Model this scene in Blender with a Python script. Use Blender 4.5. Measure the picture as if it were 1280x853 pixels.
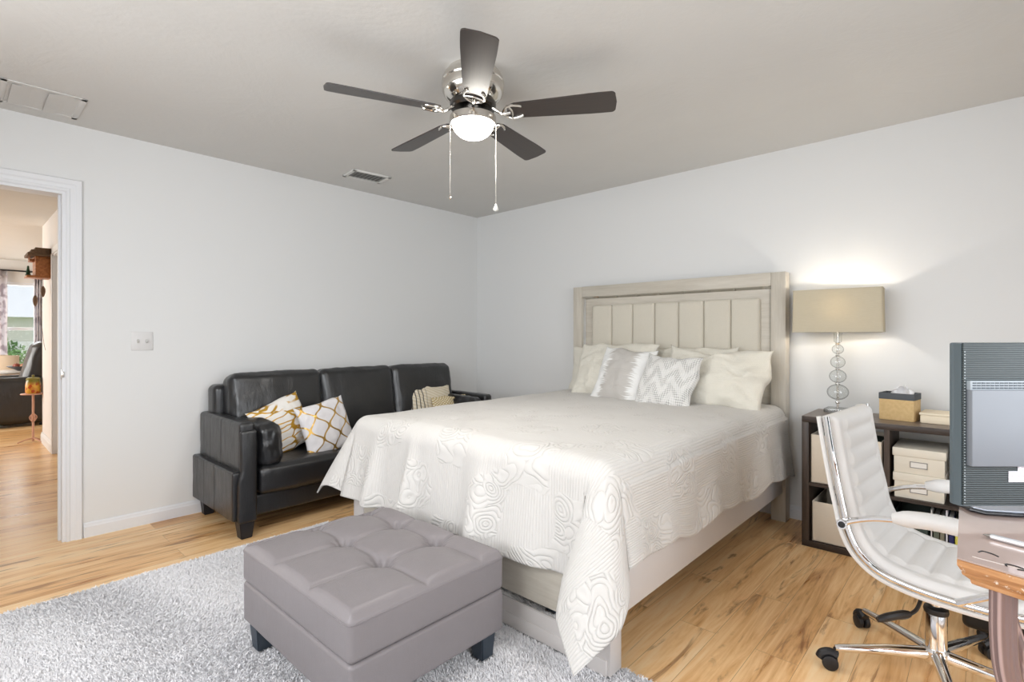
import bpy, bmesh, math, random
import numpy as np
from mathutils import Matrix, Vector, noise as mnoise

random.seed(7); RNG = np.random.default_rng(7)
for o in list(bpy.data.objects): bpy.data.objects.remove(o)
SC = bpy.context.scene
COL = SC.collection
R_ = math.radians

# ------------------------------------------------------------------ camera
cam_d = bpy.data.cameras.new('camera'); cam = bpy.data.objects.new('camera', cam_d); COL.objects.link(cam)
cam.location = (3.9595, -3.763, 1.20)
cam.rotation_euler = (R_(90), 0, R_(42.6))
cam_d.sensor_width = 36; cam_d.lens = 648 / 1280 * 36
cam_d.shift_y = -(426.5 - 420) / 1280 * 1.0
cam_d.clip_start = 0.02; cam_d.clip_end = 200
SC.camera = cam

# ------------------------------------------------------------------ light and exposure
SC.view_settings.view_transform = 'Standard'; SC.view_settings.look = 'None'
SC.view_settings.gamma = 1; SC.view_settings.use_curve_mapping = False
SC.view_settings.exposure = -0.22
W = bpy.data.worlds.new('world'); SC.world = W; W.use_nodes = True
wn = W.node_tree.nodes; wl = W.node_tree.links
bg = wn['Background']; bg.inputs['Color'].default_value = (0.86, 0.93, 1.0, 1); bg.inputs['Strength'].default_value = 1.6

def area(name, loc, rot, sx, sy, power, color=(1, 1, 1)):
    d = bpy.data.lights.new(name, 'AREA'); d.shape = 'RECTANGLE'; d.size = sx; d.size_y = sy
    d.energy = power; d.color = color
    o = bpy.data.objects.new(name, d); COL.objects.link(o); o.location = loc; o.rotation_euler = [R_(a) for a in rot]
    return o
# added fill lights behind the camera, then daylight at the living room openings
area('added_fill_front', (2.3, -4.62, 1.50), (64, 0, 0), 2.6, 1.5, 86, (0.95, 0.97, 1.0))
area('added_fill_right', (5.25, -2.7, 1.15), (50, 0, 90), 2.3, 2.0, 68, (0.95, 0.97, 1.0))
area('window_daylight_living', (-8.2, -3.0, 1.4), (90, 0, -90), 1.6, 1.5, 60, (0.95, 0.98, 1.0))
area('window_daylight_lounge', (-5.6, -6.15, 1.4), (90, 0, 0), 3.0, 1.6, 150, (1.0, 0.95, 0.88))

# ------------------------------------------------------------------ mesh helpers
ROOTM = {}

def mesh_obj(name, verts, faces, m, parent=None, smooth=True, uvs=None, auto=None):
    me = bpy.data.meshes.new(name)
    me.from_pydata([tuple(v) for v in verts], [], [tuple(f) for f in faces])
    if uvs is not None:
        ul = me.uv_layers.new(name='UVMap')
        idx = np.empty(len(me.loops), dtype=np.int32); me.loops.foreach_get('vertex_index', idx)
        ul.data.foreach_set('uv', np.asarray(uvs, dtype=np.float32)[idx].ravel())
    return finish(name, me, m, parent, smooth, auto)

def finish(name, me, m, parent=None, smooth=True, auto=None):
    if smooth:
        me.polygons.foreach_set('use_smooth', [True] * len(me.polygons))
        if auto: me.set_sharp_from_angle(angle=R_(auto))
    me.update()
    o = bpy.data.objects.new(name, me); COL.objects.link(o)
    me.materials.append(m)
    if parent is not None:
        Mx = ROOTM[parent.name]; me.transform(Mx.inverted()); o.parent = parent; ROOTM[o.name] = Mx
    return o

def setp(o, label=None, cat=None, group=None, kind=None):
    if label: o['label'] = label
    if cat: o['category'] = cat
    if group: o['group'] = group
    if kind: o['kind'] = kind
    return o

def thing(name, label, cat, loc, rz=0.0, group=None):
    o = bpy.data.objects.new(name, None); COL.objects.link(o)
    o.empty_display_size = 0.1
    o.location = loc; o.rotation_euler = (0, 0, rz)
    ROOTM[o.name] = Matrix.Translation(Vector(loc)) @ Matrix.Rotation(rz, 4, 'Z')
    return setp(o, label, cat, group)

class MB:
    """collects shapes in world space and links them as one mesh"""
    def __init__(s): s.bm = bmesh.new()
    def _xf(s, vs, M):
        for v in vs: v.co = M @ v.co
    def box(s, c, d, rz=0.0, bev=0.0, seg=2, rot=None, pivot=None):
        r = bmesh.ops.create_cube(s.bm, size=1.0)
        vs = r['verts']
        for v in vs: v.co = Vector((v.co.x * d[0], v.co.y * d[1], v.co.z * d[2]))
        if bev > 0:
            es = list({e for v in vs for e in v.link_edges})
            bb = bmesh.ops.bevel(s.bm, geom=es, offset=bev, segments=seg, profile=0.5, affect='EDGES')
            vs = list({v for f in bb['faces'] for v in f.verts} | {v for v in vs if v.is_valid})
        M = Matrix.Translation(Vector(c)) @ (rot.to_4x4() if rot is not None else Matrix.Rotation(rz, 4, 'Z'))
        s._xf(vs, M); return s
    def b2(s, lo, hi, bev=0.0, seg=2):
        return s.box([(a + b) / 2 for a, b in zip(lo, hi)], [abs(b - a) for a, b in zip(lo, hi)], bev=bev, seg=seg)
    def tube(s, pts, rad, seg=10, cap=True, closed=False, sx=1.0):
        pts = [Vector(p) for p in pts]; n = len(pts)
        rads = rad if hasattr(rad, '__len__') else [rad] * n
        tang = []
        for i in range(n):
            if closed: t = pts[(i + 1) % n] - pts[i - 1]
            else: t = pts[min(i + 1, n - 1)] - pts[max(i - 1, 0)]
            tang.append(t.normalized())
        up = Vector((0, 0, 1)) if abs(tang[0].z) < 0.9 else Vector((1, 0, 0))
        nrm = (up - tang[0] * up.dot(tang[0])).normalized()
        rings = []
        for i in range(n):
            nrm = (nrm - tang[i] * nrm.dot(tang[i]))
            nrm = nrm.normalized() if nrm.length > 1e-6 else Vector((1, 0, 0))
            bi = tang[i].cross(nrm)
            ring = [s.bm.verts.new(pts[i] + (nrm * math.cos(2 * math.pi * k / seg) + bi * math.sin(2 * math.pi * k / seg) * sx) * rads[i]) for k in range(seg)]
            rings.append(ring)
        for i in range(n if closed else n - 1):
            a, b = rings[i], rings[(i + 1) % n]
            for k in range(seg):
                s.bm.faces.new((a[k], a[(k + 1) % seg], b[(k + 1) % seg], b[k]))
        if cap and not closed:
            s.bm.faces.new(list(reversed(rings[0]))); s.bm.faces.new(rings[-1])
        return s
    def lathe(s, prof, c, seg=32, axis=None):
        c = Vector(c); rings = []
        Rm = Vector((0, 0, 1)).rotation_difference(Vector(axis)).to_matrix() if axis is not None else Matrix.Identity(3)
        for (r, z) in prof:
            if r < 1e-5: rings.append([s.bm.verts.new(c + Rm @ Vector((0, 0, z)))])
            else: rings.append([s.bm.verts.new(c + Rm @ Vector((r * math.cos(2 * math.pi * k / seg), r * math.sin(2 * math.pi * k / seg), z))) for k in range(seg)])
        for a, b in zip(rings[:-1], rings[1:]):
            for k in range(seg):
                k2 = (k + 1) % seg
                if len(a) == 1 and len(b) == 1: continue
                if len(a) == 1: s.bm.faces.new((a[0], b[k2], b[k]))
                elif len(b) == 1: s.bm.faces.new((a[k], a[k2], b[0]))
                else: s.bm.faces.new((a[k], a[k2], b[k2], b[k]))
        return s
    def prism(s, poly, z0, z1, M=None, bev=0.0):
        M = M or Matrix.Identity(4)
        lo = [s.bm.verts.new(M @ Vector((p[0], p[1], z0))) for p in poly]
        hi = [s.bm.verts.new(M @ Vector((p[0], p[1], z1))) for p in poly]
        n = len(poly); fs = [s.bm.faces.new(list(reversed(lo))), s.bm.faces.new(hi)]
        for i in range(n): fs.append(s.bm.faces.new((lo[i], lo[(i + 1) % n], hi[(i + 1) % n], hi[i])))
        if bev > 0:
            es = list(set(fs[0].edges) | set(fs[1].edges))
            bmesh.ops.bevel(s.bm, geom=es, offset=bev, segments=2, profile=0.5, affect='EDGES')
        return s
    def build(s, name, m, parent=None, smooth=True, auto=35):
        bmesh.ops.recalc_face_normals(s.bm, faces=s.bm.faces)
        me = bpy.data.meshes.new(name); s.bm.to_mesh(me); s.bm.free()
        return finish(name, me, m, parent, smooth, auto)

def lerp_path(pts, n):
    """Catmull-Rom through pts"""
    P = [np.array(p, float) for p in pts]; P = [2 * P[0] - P[1]] + P + [2 * P[-1] - P[-2]]
    out = []
    for i in range(1, len(P) - 2):
        for k in range(n):
            t = k / n; a, b, c, d = P[i - 1], P[i], P[i + 1], P[i + 2]
            out.append(0.5 * ((2 * b) + (-a + c) * t + (2 * a - 5 * b + 4 * c - d) * t * t + (-a + 3 * b - 3 * c + d) * t ** 3))
    out.append(P[-2]); return out

def softbox_np(size, r, n=(12, 12, 12), k=4):
    """rounded box: returns verts (V,3) in local space, normalised coords q (V,3) and faces"""
    hx = np.array(size) / 2.0
    r = min(r, hx.min() * 0.98)
    ax = []
    for a in range(3):
        ang = np.linspace(0, math.pi / 4, k + 1)
        e = r * np.tan(ang)
        inner = hx[a] - r
        ax.append(np.concatenate([-(inner + e[::-1]), np.linspace(-inner, inner, n[a] + 1)[1:-1] if inner > 1e-6 else np.array([]), inner + e]))
    idx = {}; V = []; F = []
    def vid(i, j, l):
        key = (i, j, l)
        if key not in idx: idx[key] = len(V); V.append((ax[0][i], ax[1][j], ax[2][l]))
        return idx[key]
    N = [len(a) for a in ax]
    for i in range(N[0] - 1):
        for j in range(N[1] - 1):
            F.append((vid(i, j, 0), vid(i, j + 1, 0), vid(i + 1, j + 1, 0), vid(i + 1, j, 0)))
            t = N[2] - 1; F.append((vid(i, j, t), vid(i + 1, j, t), vid(i + 1, j + 1, t), vid(i, j + 1, t)))
    for i in range(N[0] - 1):
        for l in range(N[2] - 1):
            F.append((vid(i, 0, l), vid(i + 1, 0, l), vid(i + 1, 0, l + 1), vid(i, 0, l + 1)))
            t = N[1] - 1; F.append((vid(i, t, l), vid(i, t, l + 1), vid(i + 1, t, l + 1), vid(i + 1, t, l)))
    for j in range(N[1] - 1):
        for l in range(N[2] - 1):
            F.append((vid(0, j, l), vid(0, j, l + 1), vid(0, j + 1, l + 1), vid(0, j + 1, l)))
            t = N[0] - 1; F.append((vid(t, j, l), vid(t, j + 1, l), vid(t, j + 1, l + 1), vid(t, j, l + 1)))
    Q = np.array(V); inner = np.maximum(hx - r, 0)
    c = np.clip(Q, -inner, inner); dlt = Q - c
    L = np.linalg.norm(dlt, axis=1, keepdims=True)
    P = c + np.where(L > 1e-9, dlt / np.maximum(L, 1e-9) * r, 0)
    return P, Q / hx, F

def softbox(name, c, size, r, m, parent=None, puff=(0, 0, 0), n=(12, 12, 12), k=4, rot=None, wrinkle=0.0, wscale=9.0, fn=None, label=None):
    P, q, F = softbox_np(size, r, n, k)
    pw = 0.8
    for a in range(3):
        if puff[a] == 0: continue
        o = [b for b in range(3) if b != a]
        g = np.clip(1 - q[:, o[0]] ** 2, 0, 1) ** pw * np.clip(1 - q[:, o[1]] ** 2, 0, 1) ** pw
        P[:, a] += puff[a] * g * np.sign(q[:, a]) * np.abs(q[:, a]) ** 3
    if wrinkle:
        for i in range(len(P)):
            v = Vector(P[i]) * wscale + Vector((c[0] * 3.1, c[1] * 7.7, c[2]))
            w = mnoise.noise(v) * 0.6 + mnoise.noise(v * 2.3) * 0.4
            d = Vector(P[i]) ; d = Vector((q[i][0] * abs(q[i][0]) ** 4, q[i][1] * abs(q[i][1]) ** 4, q[i][2] * abs(q[i][2]) ** 4))
            if d.length > 0: d.normalize()
            P[i] += np.array(d) * w * wrinkle
    if fn is not None: P = fn(P, q)
    if rot is not None: P = P @ np.array(rot.to_3x3()).T
    P = P + np.array(c)
    o = mesh_obj(name, P, F, m, parent)
    if label: o['label'] = label
    return o

def pillow(name, c, right, up, w, h, t, m, parent=None, n=34, wr=0.006, seed=0, pinch=0.07, puffp=0.5):
    """stuffed cushion: two puffed faces meeting in a seam with pointed corners; uv runs 0..1 over the face"""
    right = np.array(right, float); right /= np.linalg.norm(right)
    up = np.array(up, float); up -= right * (up @ right); up /= np.linalg.norm(up)
    nrm = np.cross(right, up)
    V = []; UV = []; F = []
    g = np.linspace(-1, 1, n + 1)
    g = np.sign(g) * (1 - (1 - np.abs(g)) ** 1.25)
    def put(side):
        base = len(V)
        for j in range(n + 1):
            for i in range(n + 1):
                u, v = g[i], g[j]
                x = w / 2 * u * (1 - pinch * (1 - v * v)); y = h / 2 * v * (1 - pinch * (1 - u * u))
                z = t / 2 * (max(0, 1 - u * u) * max(0, 1 - v * v)) ** puffp
                e = (max(abs(u), abs(v))) ** 2
                nz = mnoise.noise(Vector((u * 2.2 + seed, v * 2.2, side * 3.0))) * 0.7 + mnoise.noise(Vector((u * 5 + seed, v * 5, side * 3.0))) * 0.5
                z = z * side + side * nz * wr * (1 - e ** 4) * 2
                x += wr * 2.0 * mnoise.noise(Vector((u * 1.3 + seed, v * 1.7, 9.0))); y += wr * 2.5 * mnoise.noise(Vector((u * 1.9, v * 1.3 + seed, 5.0)))
                V.append(np.array(c) + right * x + up * y + nrm * z); UV.append(((u + 1) / 2, (v + 1) / 2))
        for j in range(n):
            for i in range(n):
                a = base + j * (n + 1) + i
                f = (a, a + 1, a + n + 2, a + n + 1)
                F.append(f if side > 0 else f[::-1])
    put(1); put(-1)
    o = mesh_obj(name, V, F, m, parent, uvs=UV)
    bm = bmesh.new(); bm.from_mesh(o.data); bmesh.ops.remove_doubles(bm, verts=bm.verts, dist=1e-5); bm.to_mesh(o.data); bm.free()
    return o

def rrect(cx, cy, hx, hy, r, k=6):
    out = []
    for (sx, sy, a0) in ((1, 1, 0), (-1, 1, 90), (-1, -1, 180), (1, -1, 270)):
        for q in range(k + 1):
            a = R_(a0 + 90 * q / k); out.append((cx + sx * (hx - r) + r * math.cos(a), cy + sy * (hy - r) + r * math.sin(a)))
    return out

# ------------------------------------------------------------------ material helpers
class NT:
    def __init__(s, name):
        s.m = bpy.data.materials.new(name); s.m.use_nodes = True
        s.t = s.m.node_tree; s.p = s.t.nodes['Principled BSDF']; s.out = s.t.nodes['Material Output']
    def link(s, a, b): s.t.links.new(a, b)
    def set(s, sock, v):
        if isinstance(v, bpy.types.NodeSocket): s.link(v, sock)
        elif v is not None:
            if hasattr(v, '__len__') and len(v) == 3 and sock.type == 'RGBA': v = (*v, 1)
            sock.default_value = v
    def node(s, typ, ins=None, **props):
        n = s.t.nodes.new(typ)
        for k, v in props.items(): setattr(n, k, v)
        for k, v in (ins or {}).items(): s.set(n.inputs[k], v)
        return n
    def math(s, op, a, b=None, c=None, clamp=False):
        n = s.t.nodes.new('ShaderNodeMath'); n.operation = op; n.use_clamp = clamp
        for i, v in enumerate((a, b, c)):
            if v is not None: s.set(n.inputs[i], v)
        return n.outputs[0]
    def mix(s, f, a, b, blend='MIX'):
        n = s.t.nodes.new('ShaderNodeMix'); n.data_type = 'RGBA'; n.blend_type = blend
        s.set(n.inputs[0], f); s.set(n.inputs[6], a); s.set(n.inputs[7], b); return n.outputs[2]
    def coord(s, kind='Object'): return s.node('ShaderNodeTexCoord').outputs[kind]
    def pos(s): return s.node('ShaderNodeNewGeometry').outputs['Position']
    def mapping(s, v, scale=(1, 1, 1), rot=(0, 0, 0), loc=(0, 0, 0)):
        return s.node('ShaderNodeMapping', {'Vector': v, 'Scale': scale, 'Rotation': rot, 'Location': loc}).outputs[0]
    def noise(s, v, scale, detail=4, rough=0.55, dist=0.0, out='Fac'):
        return s.node('ShaderNodeTexNoise', {'Vector': v, 'Scale': scale, 'Detail': detail, 'Roughness': rough, 'Distortion': dist}).outputs[out]
    def ramp(s, f, stops, interp='LINEAR'):
        n = s.t.nodes.new('ShaderNodeValToRGB'); n.color_ramp.interpolation = interp
        e = n.color_ramp.elements
        while len(e) < len(stops): e.new(0.5)
        for i, (p, c) in enumerate(stops):
            e[i].position = p; e[i].color = (*c, 1) if len(c) == 3 else c
        s.set(n.inputs[0], f); return n.outputs[0]
    def smooth(s, f, lo, hi):
        n = s.node('ShaderNodeMapRange', {'Value': f, 'From Min': lo, 'From Max': hi}, interpolation_type='SMOOTHSTEP'); return n.outputs[0]
    def sep(s, v):
        n = s.node('ShaderNodeSeparateXYZ', {0: v}); return n.outputs
    def comb(s, x, y, z=0.0): return s.node('ShaderNodeCombineXYZ', {0: x, 1: y, 2: z}).outputs[0]
    def bump(s, h, strength=0.3, dist=0.01, prev=None):
        n = s.node('ShaderNodeBump', {'Height': h, 'Strength': strength, 'Distance': dist})
        if prev is not None: s.link(prev, n.inputs['Normal'])
        s.link(n.outputs[0], s.p.inputs['Normal']); return n.outputs[0]
    def base(s, col, rough=0.5, metal=0.0, spec=0.5, **kw):
        s.set(s.p.inputs['Base Color'], col); s.set(s.p.inputs['Roughness'], rough); s.set(s.p.inputs['Metallic'], metal)
        s.p.inputs['Specular IOR Level'].default_value = spec
        for k, v in kw.items(): s.set(s.p.inputs[k.replace('_', ' ')], v)
        return s

def srgb(r, g, b):
    f = lambda c: (c / 12.92 if c <= 0.04045 else ((c + 0.055) / 1.055) ** 2.4)
    return tuple(f(x / 255) for x in (r, g, b))

def plain(name, col, rough=0.5, metal=0.0, spec=0.5, bump=None, var=0.0, vscale=6, **kw):
    t = NT(name); p = t.pos()
    c = col
    if var:
        nz = t.noise(p, vscale, 5)
        c = t.mix(nz, tuple(x * (1 - var) for x in col), tuple(min(1, x * (1 + var)) for x in col))
    t.base(c, rough, metal, spec, **kw)
    if bump: t.bump(t.noise(p, bump[0], 3), bump[1], bump[2] if len(bump) > 2 else 0.01)
    return t.m

def paint(name, col, bscale=90, bstr=0.06):
    t = NT(name); p = t.pos()
    nz = t.noise(p, 0.9, 3)
    t.base(t.mix(nz, tuple(x * 0.985 for x in col), col), 0.62, 0, 0.3)
    t.bump(t.noise(p, bscale, 2), bstr, 0.004); return t.m

def leather(name, col, rough=0.34, wr=0.35, spec=0.5, var=0.12):
    t = NT(name); p = t.coord('Object')
    nz = t.noise(p, 5, 4)
    t.base(t.mix(nz, tuple(x * (1 - var) for x in col), tuple(x * (1 + var) for x in col)), t.math('MULTIPLY_ADD', t.noise(p, 14, 3), 0.16, rough - 0.08), 0, spec)
    v = t.node('ShaderNodeTexVoronoi', {'Vector': p, 'Scale': 260.0}, feature='F1').outputs['Distance']
    w = t.noise(t.mapping(p, (1, 1, 0.35)), 22, 5, 0.6, 0.8)
    b1 = t.bump(v, 0.12, 0.002); t.bump(w, wr, 0.008, b1); return t.m

def fabric(name, col, scale=420, strength=0.25, rough=0.85, var=0.05, sheen=0.15):
    t = NT(name); p = t.coord('Object')
    t.base(t.mix(t.noise(p, 160, 3), tuple(x * (1 - var) for x in col), tuple(min(1, x * (1 + var)) for x in col)), rough, 0, 0.25)
    t.p.inputs['Sheen Weight'].default_value = sheen
    x, y, z = t.sep(p)
    wv = t.math('ADD', t.math('SINE', t.math('MULTIPLY', t.math('ADD', x, y), scale * 2)), t.math('SINE', t.math('MULTIPLY', z, scale * 2)))
    b = t.bump(wv, strength * 0.4, 0.001); t.bump(t.noise(p, 14, 4), strength, 0.01, b); return t.m

def wood(name, light, dark, axis=0, scale=1.0, rough=0.45, contrast=(0.35, 0.7), coat=0.0):
    t = NT(name); p = t.coord('Object')
    sc = [14, 14, 14]; sc[axis] = 1.1
    v = t.mapping(p, tuple(s_ * scale for s_ in sc))
    n1 = t.noise(v, 1.6, 6, 0.6, 0.7)
    n2 = t.noise(v, 9.0, 4, 0.6)
    f = t.math('ADD', t.math('MULTIPLY', n1, 0.72), t.math('MULTIPLY', n2, 0.28))
    c = t.ramp(f, [(contrast[0], dark), (contrast[1], light)])
    t.base(c, rough, 0, 0.4); t.p.inputs['Coat Weight'].default_value = coat; t.p.inputs['Coat Roughness'].default_value = 0.15
    t.bump(n2, 0.08, 0.003); return t.m

def emis(name, col, strength):
    t = NT(name); t.base(col, 0.5); t.p.inputs['Emission Color'].default_value = (*col, 1); t.p.inputs['Emission Strength'].default_value = strength; return t.m

def glass(name, col=(1, 1, 1), rough=0.0, ior=1.45):
    t = NT(name); t.base(col, rough, 0, 0.5); t.p.inputs['Transmission Weight'].default_value = 1; t.p.inputs['IOR'].default_value = ior; return t.m

def pane_glass(name):
    t = NT(name); tr = t.node('ShaderNodeBsdfTransparent'); gl = t.node('ShaderNodeBsdfGlossy', {'Roughness': 0.02})
    mx = t.node('ShaderNodeMixShader', {0: 0.08}); t.link(tr.outputs[0], mx.inputs[1]); t.link(gl.outputs[0], mx.inputs[2]); t.link(mx.outputs[0], t.out.inputs[0]); return t.m

def floor_mat():
    t = NT('plank floor'); x, y, z = t.sep(t.pos())
    v = t.comb(y, x, 0.0)
    br = t.node('ShaderNodeTexBrick', {'Vector': v, 'Color1': (0, 0, 0), 'Color2': (1, 1, 1), 'Mortar': (0.5, 0.5, 0.5), 'Scale': 1.0, 'Mortar Size': 0.0011,
                                      'Mortar Smooth': 0.2, 'Bias': 0.0, 'Brick Width': 1.22, 'Row Height': 0.15}, offset=0.37, offset_frequency=2)
    rnd = t.sep(br.outputs['Color'])[0]; seam = br.outputs['Fac']
    off = t.math('MULTIPLY', rnd, 17.0)
    g1 = t.noise(t.comb(t.math('MULTIPLY', x, 16.0), t.math('MULTIPLY', y, 1.5), off), 1.0, 6, 0.62, 1.1)
    g2 = t.noise(t.comb(t.math('MULTIPLY', x, 70.0), t.math('MULTIPLY', y, 2.6), off), 1.0, 4, 0.6, 0.3)
    g3 = t.noise(t.comb(t.math('MULTIPLY', x, 11.0), t.math('MULTIPLY', y, 1.3), t.math('ADD', off, 5.0)), 1.0, 5, 0.62, 2.0)
    f = t.math('ADD', t.math('MULTIPLY', g1, 0.7), t.math('MULTIPLY', g2, 0.3))
    f = t.math('ADD', f, t.math('MULTIPLY', t.math('SUBTRACT', rnd, 0.5), 0.14))
    c = t.ramp(f, [(0.30, srgb(178, 122, 70)), (0.42, srgb(226, 176, 118)), (0.54, srgb(244, 202, 148)), (0.72, srgb(250, 222, 180))])
    streak = t.smooth(g3, 0.555, 0.69)
    c = t.mix(t.math('MULTIPLY', streak, t.math('MULTIPLY_ADD', g2, 1.0, 0.18)), c, srgb(120, 70, 36))
    c = t.mix(t.math('MULTIPLY', seam, 0.5), c, srgb(110, 68, 36))
    t.base(c, t.math('MULTIPLY_ADD', g1, 0.16, 0.22), 0, 0.45)
    b = t.bump(g2, 0.05, 0.002); t.bump(t.math('SUBTRACT', 1.0, seam), 0.25, 0.002, b); return t.m

M = {}
M['wall'] = paint('wall paint', (0.785, 0.79, 0.785))
tcl = NT('ceiling paint'); p = tcl.pos(); nz = tcl.noise(p, 2.2, 6, 0.62, 0.8)
tcl.base(tcl.mix(nz, (0.675, 0.665, 0.64), (0.725, 0.715, 0.69)), 0.65, 0, 0.3); b_1 = tcl.bump(tcl.noise(p, 45, 2), 0.15, 0.004); tcl.bump(nz, 0.2, 0.03, b_1); M['ceiling'] = tcl.m
M['trim'] = plain('white trim', (0.80, 0.81, 0.83), 0.38, 0, 0.4)
M['floor'] = floor_mat()
M['chrome'] = plain('chrome', (0.86, 0.86, 0.87), 0.07, 1.0)
M['nickel'] = plain('brushed nickel', (0.60, 0.57, 0.53), 0.22, 1.0, bump=(300, 0.03, 0.001))
M['black'] = plain('black plastic', (0.013, 0.013, 0.014), 0.38)
M['rubber'] = plain('black rubber', (0.01, 0.01, 0.012), 0.5)
M['sofa'] = leather('black sofa leather', (0.010, 0.0105, 0.012), 0.32, 0.36, 0.8)
M['ottoman'] = leather('taupe ottoman leather', (0.215, 0.195, 0.20), 0.46, 0.14, 0.42, 0.05)
M['sofa_leg'] = plain('dark leg wood', (0.012, 0.014, 0.020), 0.42, bump=(80, 0.05))
M['otto_leg'] = plain('dark blue grey leg wood', (0.035, 0.048, 0.065), 0.45, bump=(80, 0.05))
M['white_leather'] = leather('white chair leather', (0.76, 0.745, 0.725), 0.42, 0.10, 0.45, 0.02)
M['bed_wood'] = wood('white washed wood', srgb(208, 202, 190), srgb(184, 176, 162), 0, 1.0, 0.42, (0.30, 0.66))
M['bed_wood_v'] = wood('white washed wood upright', srgb(208, 202, 190), srgb(186, 178, 164), 2, 1.0, 0.42, (0.30, 0.66))
M['bed_paint'] = plain('pale grey bed lacquer', srgb(208, 203, 200), 0.4, bump=(60, 0.03))
M['mirror'] = plain('mirror strip', (0.66, 0.66, 0.65), 0.02, 1.0)
M['linen'] = fabric('cream linen upholstery', srgb(210, 204, 190), 500, 0.18)
M['shelf'] = wood('dark oak shelf', srgb(74, 62, 54), srgb(34, 27, 25), 0, 1.2, 0.42, (0.3, 0.7))
M['shelf_top'] = wood('grey brown shelf top', srgb(128, 114, 104), srgb(96, 84, 76), 0, 1.2, 0.35, (0.3, 0.7))
M['shelf_v'] = wood('dark oak shelf upright', srgb(82, 68, 58), srgb(34, 28, 26), 2, 1.2, 0.42, (0.3, 0.7))

def struct(name, mb, m, parent=None, smooth=False):
    o = mb.build(name, m, parent, smooth)
    if parent is None: setp(o, kind='structure')
    return o

# ------------------------------------------------------------------ room shell
CE = 2.44
XR, YF = 5.0, -4.4
struct('floor', MB().b2((-8.0, -6.1, -0.08), (XR + 0.12, 0.12, 0)), M['floor'])
struct('ceiling', MB().b2((-8.0, -6.1, CE), (XR + 0.12, 0.12, CE + 0.08)), M['ceiling'])
wl_ = MB()
DY0, DY1, DH = -4.12, -3.30, 2.04
wl_.b2((-0.117, DY1, 0), (0, 0, CE)).b2((-0.117, -6.0, 0), (0, DY0, CE)).b2((-0.117, DY0, DH), (0, DY1, CE))
struct('wall_left', wl_, M['wall'])
struct('wall_back', MB().b2((-8.0, 0, 0), (XR + 0.12, 0.12, CE)), M['wall'])
def wall_hole(name, axis, at, lo, hi, h0, h1, z0, z1, out):
    mb = MB()
    def bx(a, b, c, d):
        if axis == 'x': mb.b2((at, a, c), (at + out, b, d))
        else: mb.b2((a, at, c), (b, at + out, d))
    bx(lo, h0, 0, CE); bx(h1, hi, 0, CE); bx(h0, h1, 0, z0); bx(h0, h1, z1, CE)
    return struct(name, mb, M['wall'])
wall_hole('wall_right', 'x', XR, YF - 0.12, 0.0, -3.85, -1.55, 0.06, 2.10, 0.12)
wall_hole('wall_front', 'y', YF, 0.0, XR, 1.3, 3.9, 0.7, 2.12, -0.12)
def window(name, axis, at, h0, h1, z0, z1, d, mull=()):
    f = MB(); w = 0.05
    def bx(mb, a, b, c, e, t0, t1):
        if axis == 'x': mb.b2((at + t0, a, c), (at + t1, b, e), 0.004)
        else: mb.b2((a, at + t0, c), (b, at + t1, e), 0.004)
    for (a, b, c, e) in ((h0, h0 + w, z0, z1), (h1 - w, h1, z0, z1), (h0, h1, z0, z0 + w), (h0, h1, z1 - w, z1)): bx(f, a, b, c, e, 0.02 * d, 0.09 * d)
    zm = (z0 + z1) / 2; bx(f, h0 + w, h1 - w, zm - 0.025, zm + 0.025, 0.03 * d, 0.08 * d)
    for q in mull: bx(f, q - 0.025, q + 0.025, z0 + w, z1 - w, 0.03 * d, 0.08 * d)
    o = struct(name, f, M['trim']); ROOTM[o.name] = Matrix.Identity(4)
    g = MB(); bx(g, h0 + w, h1 - w, z0 + w, z1 - w, 0.050 * d, 0.056 * d); g.build('pane', M['pane'], o, False)
    s_ = MB(); bx(s_, h0 - 0.04, h1 + 0.04, z0 - 0.03, z0, -0.05 * d, 0.02 * d); s_.build('window_sill', M['trim'], o, False)
    return o
M['pane'] = pane_glass('window glass')
window('added_window_right', 'x', XR, -3.85, -1.55, 0.06, 2.10, 1, (-2.7,))  # unseen window, added so the right fill light can enter
window('added_window_front', 'y', YF, 1.3, 3.9, 0.7, 2.12, -1, (2.6,))  # added out of view behind the camera to admit the front fill

# baseboards
def base_profile(mb, p0, p1, nrm, h=0.085, t=0.014):
    p0 = Vector((*p0, 0)); p1 = Vector((*p1, 0)); n = Vector((*nrm, 0))
    prof = [(0, 0), (t, 0), (t, h * 0.72), (t * 0.75, h * 0.80), (t * 0.62, h * 0.92), (t * 0.3, h), (0, h)]
    a = [mb.bm.verts.new(p0 + n * u + Vector((0, 0, z))) for u, z in prof]; b = [mb.bm.verts.new(p1 + n * u + Vector((0, 0, z))) for u, z in prof]
    k = len(prof)
    for i in range(k): mb.bm.faces.new((a[i], a[(i + 1) % k], b[(i + 1) % k], b[i]))
    mb.bm.faces.new(a[::-1]); mb.bm.faces.new(b)
    return mb
struct('baseboard_left', base_profile(MB(), (0.0, DY1 + 0.08), (0.0, 0.0), (1, 0)), M['trim'])
struct('baseboard_back', base_profile(MB(), (0.0, 0.0), (XR, 0.0), (0, -1)), M['trim'])
struct('baseboard_right', base_profile(MB(), (XR, 0.0), (XR, YF), (-1, 0)), M['trim'])

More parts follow.
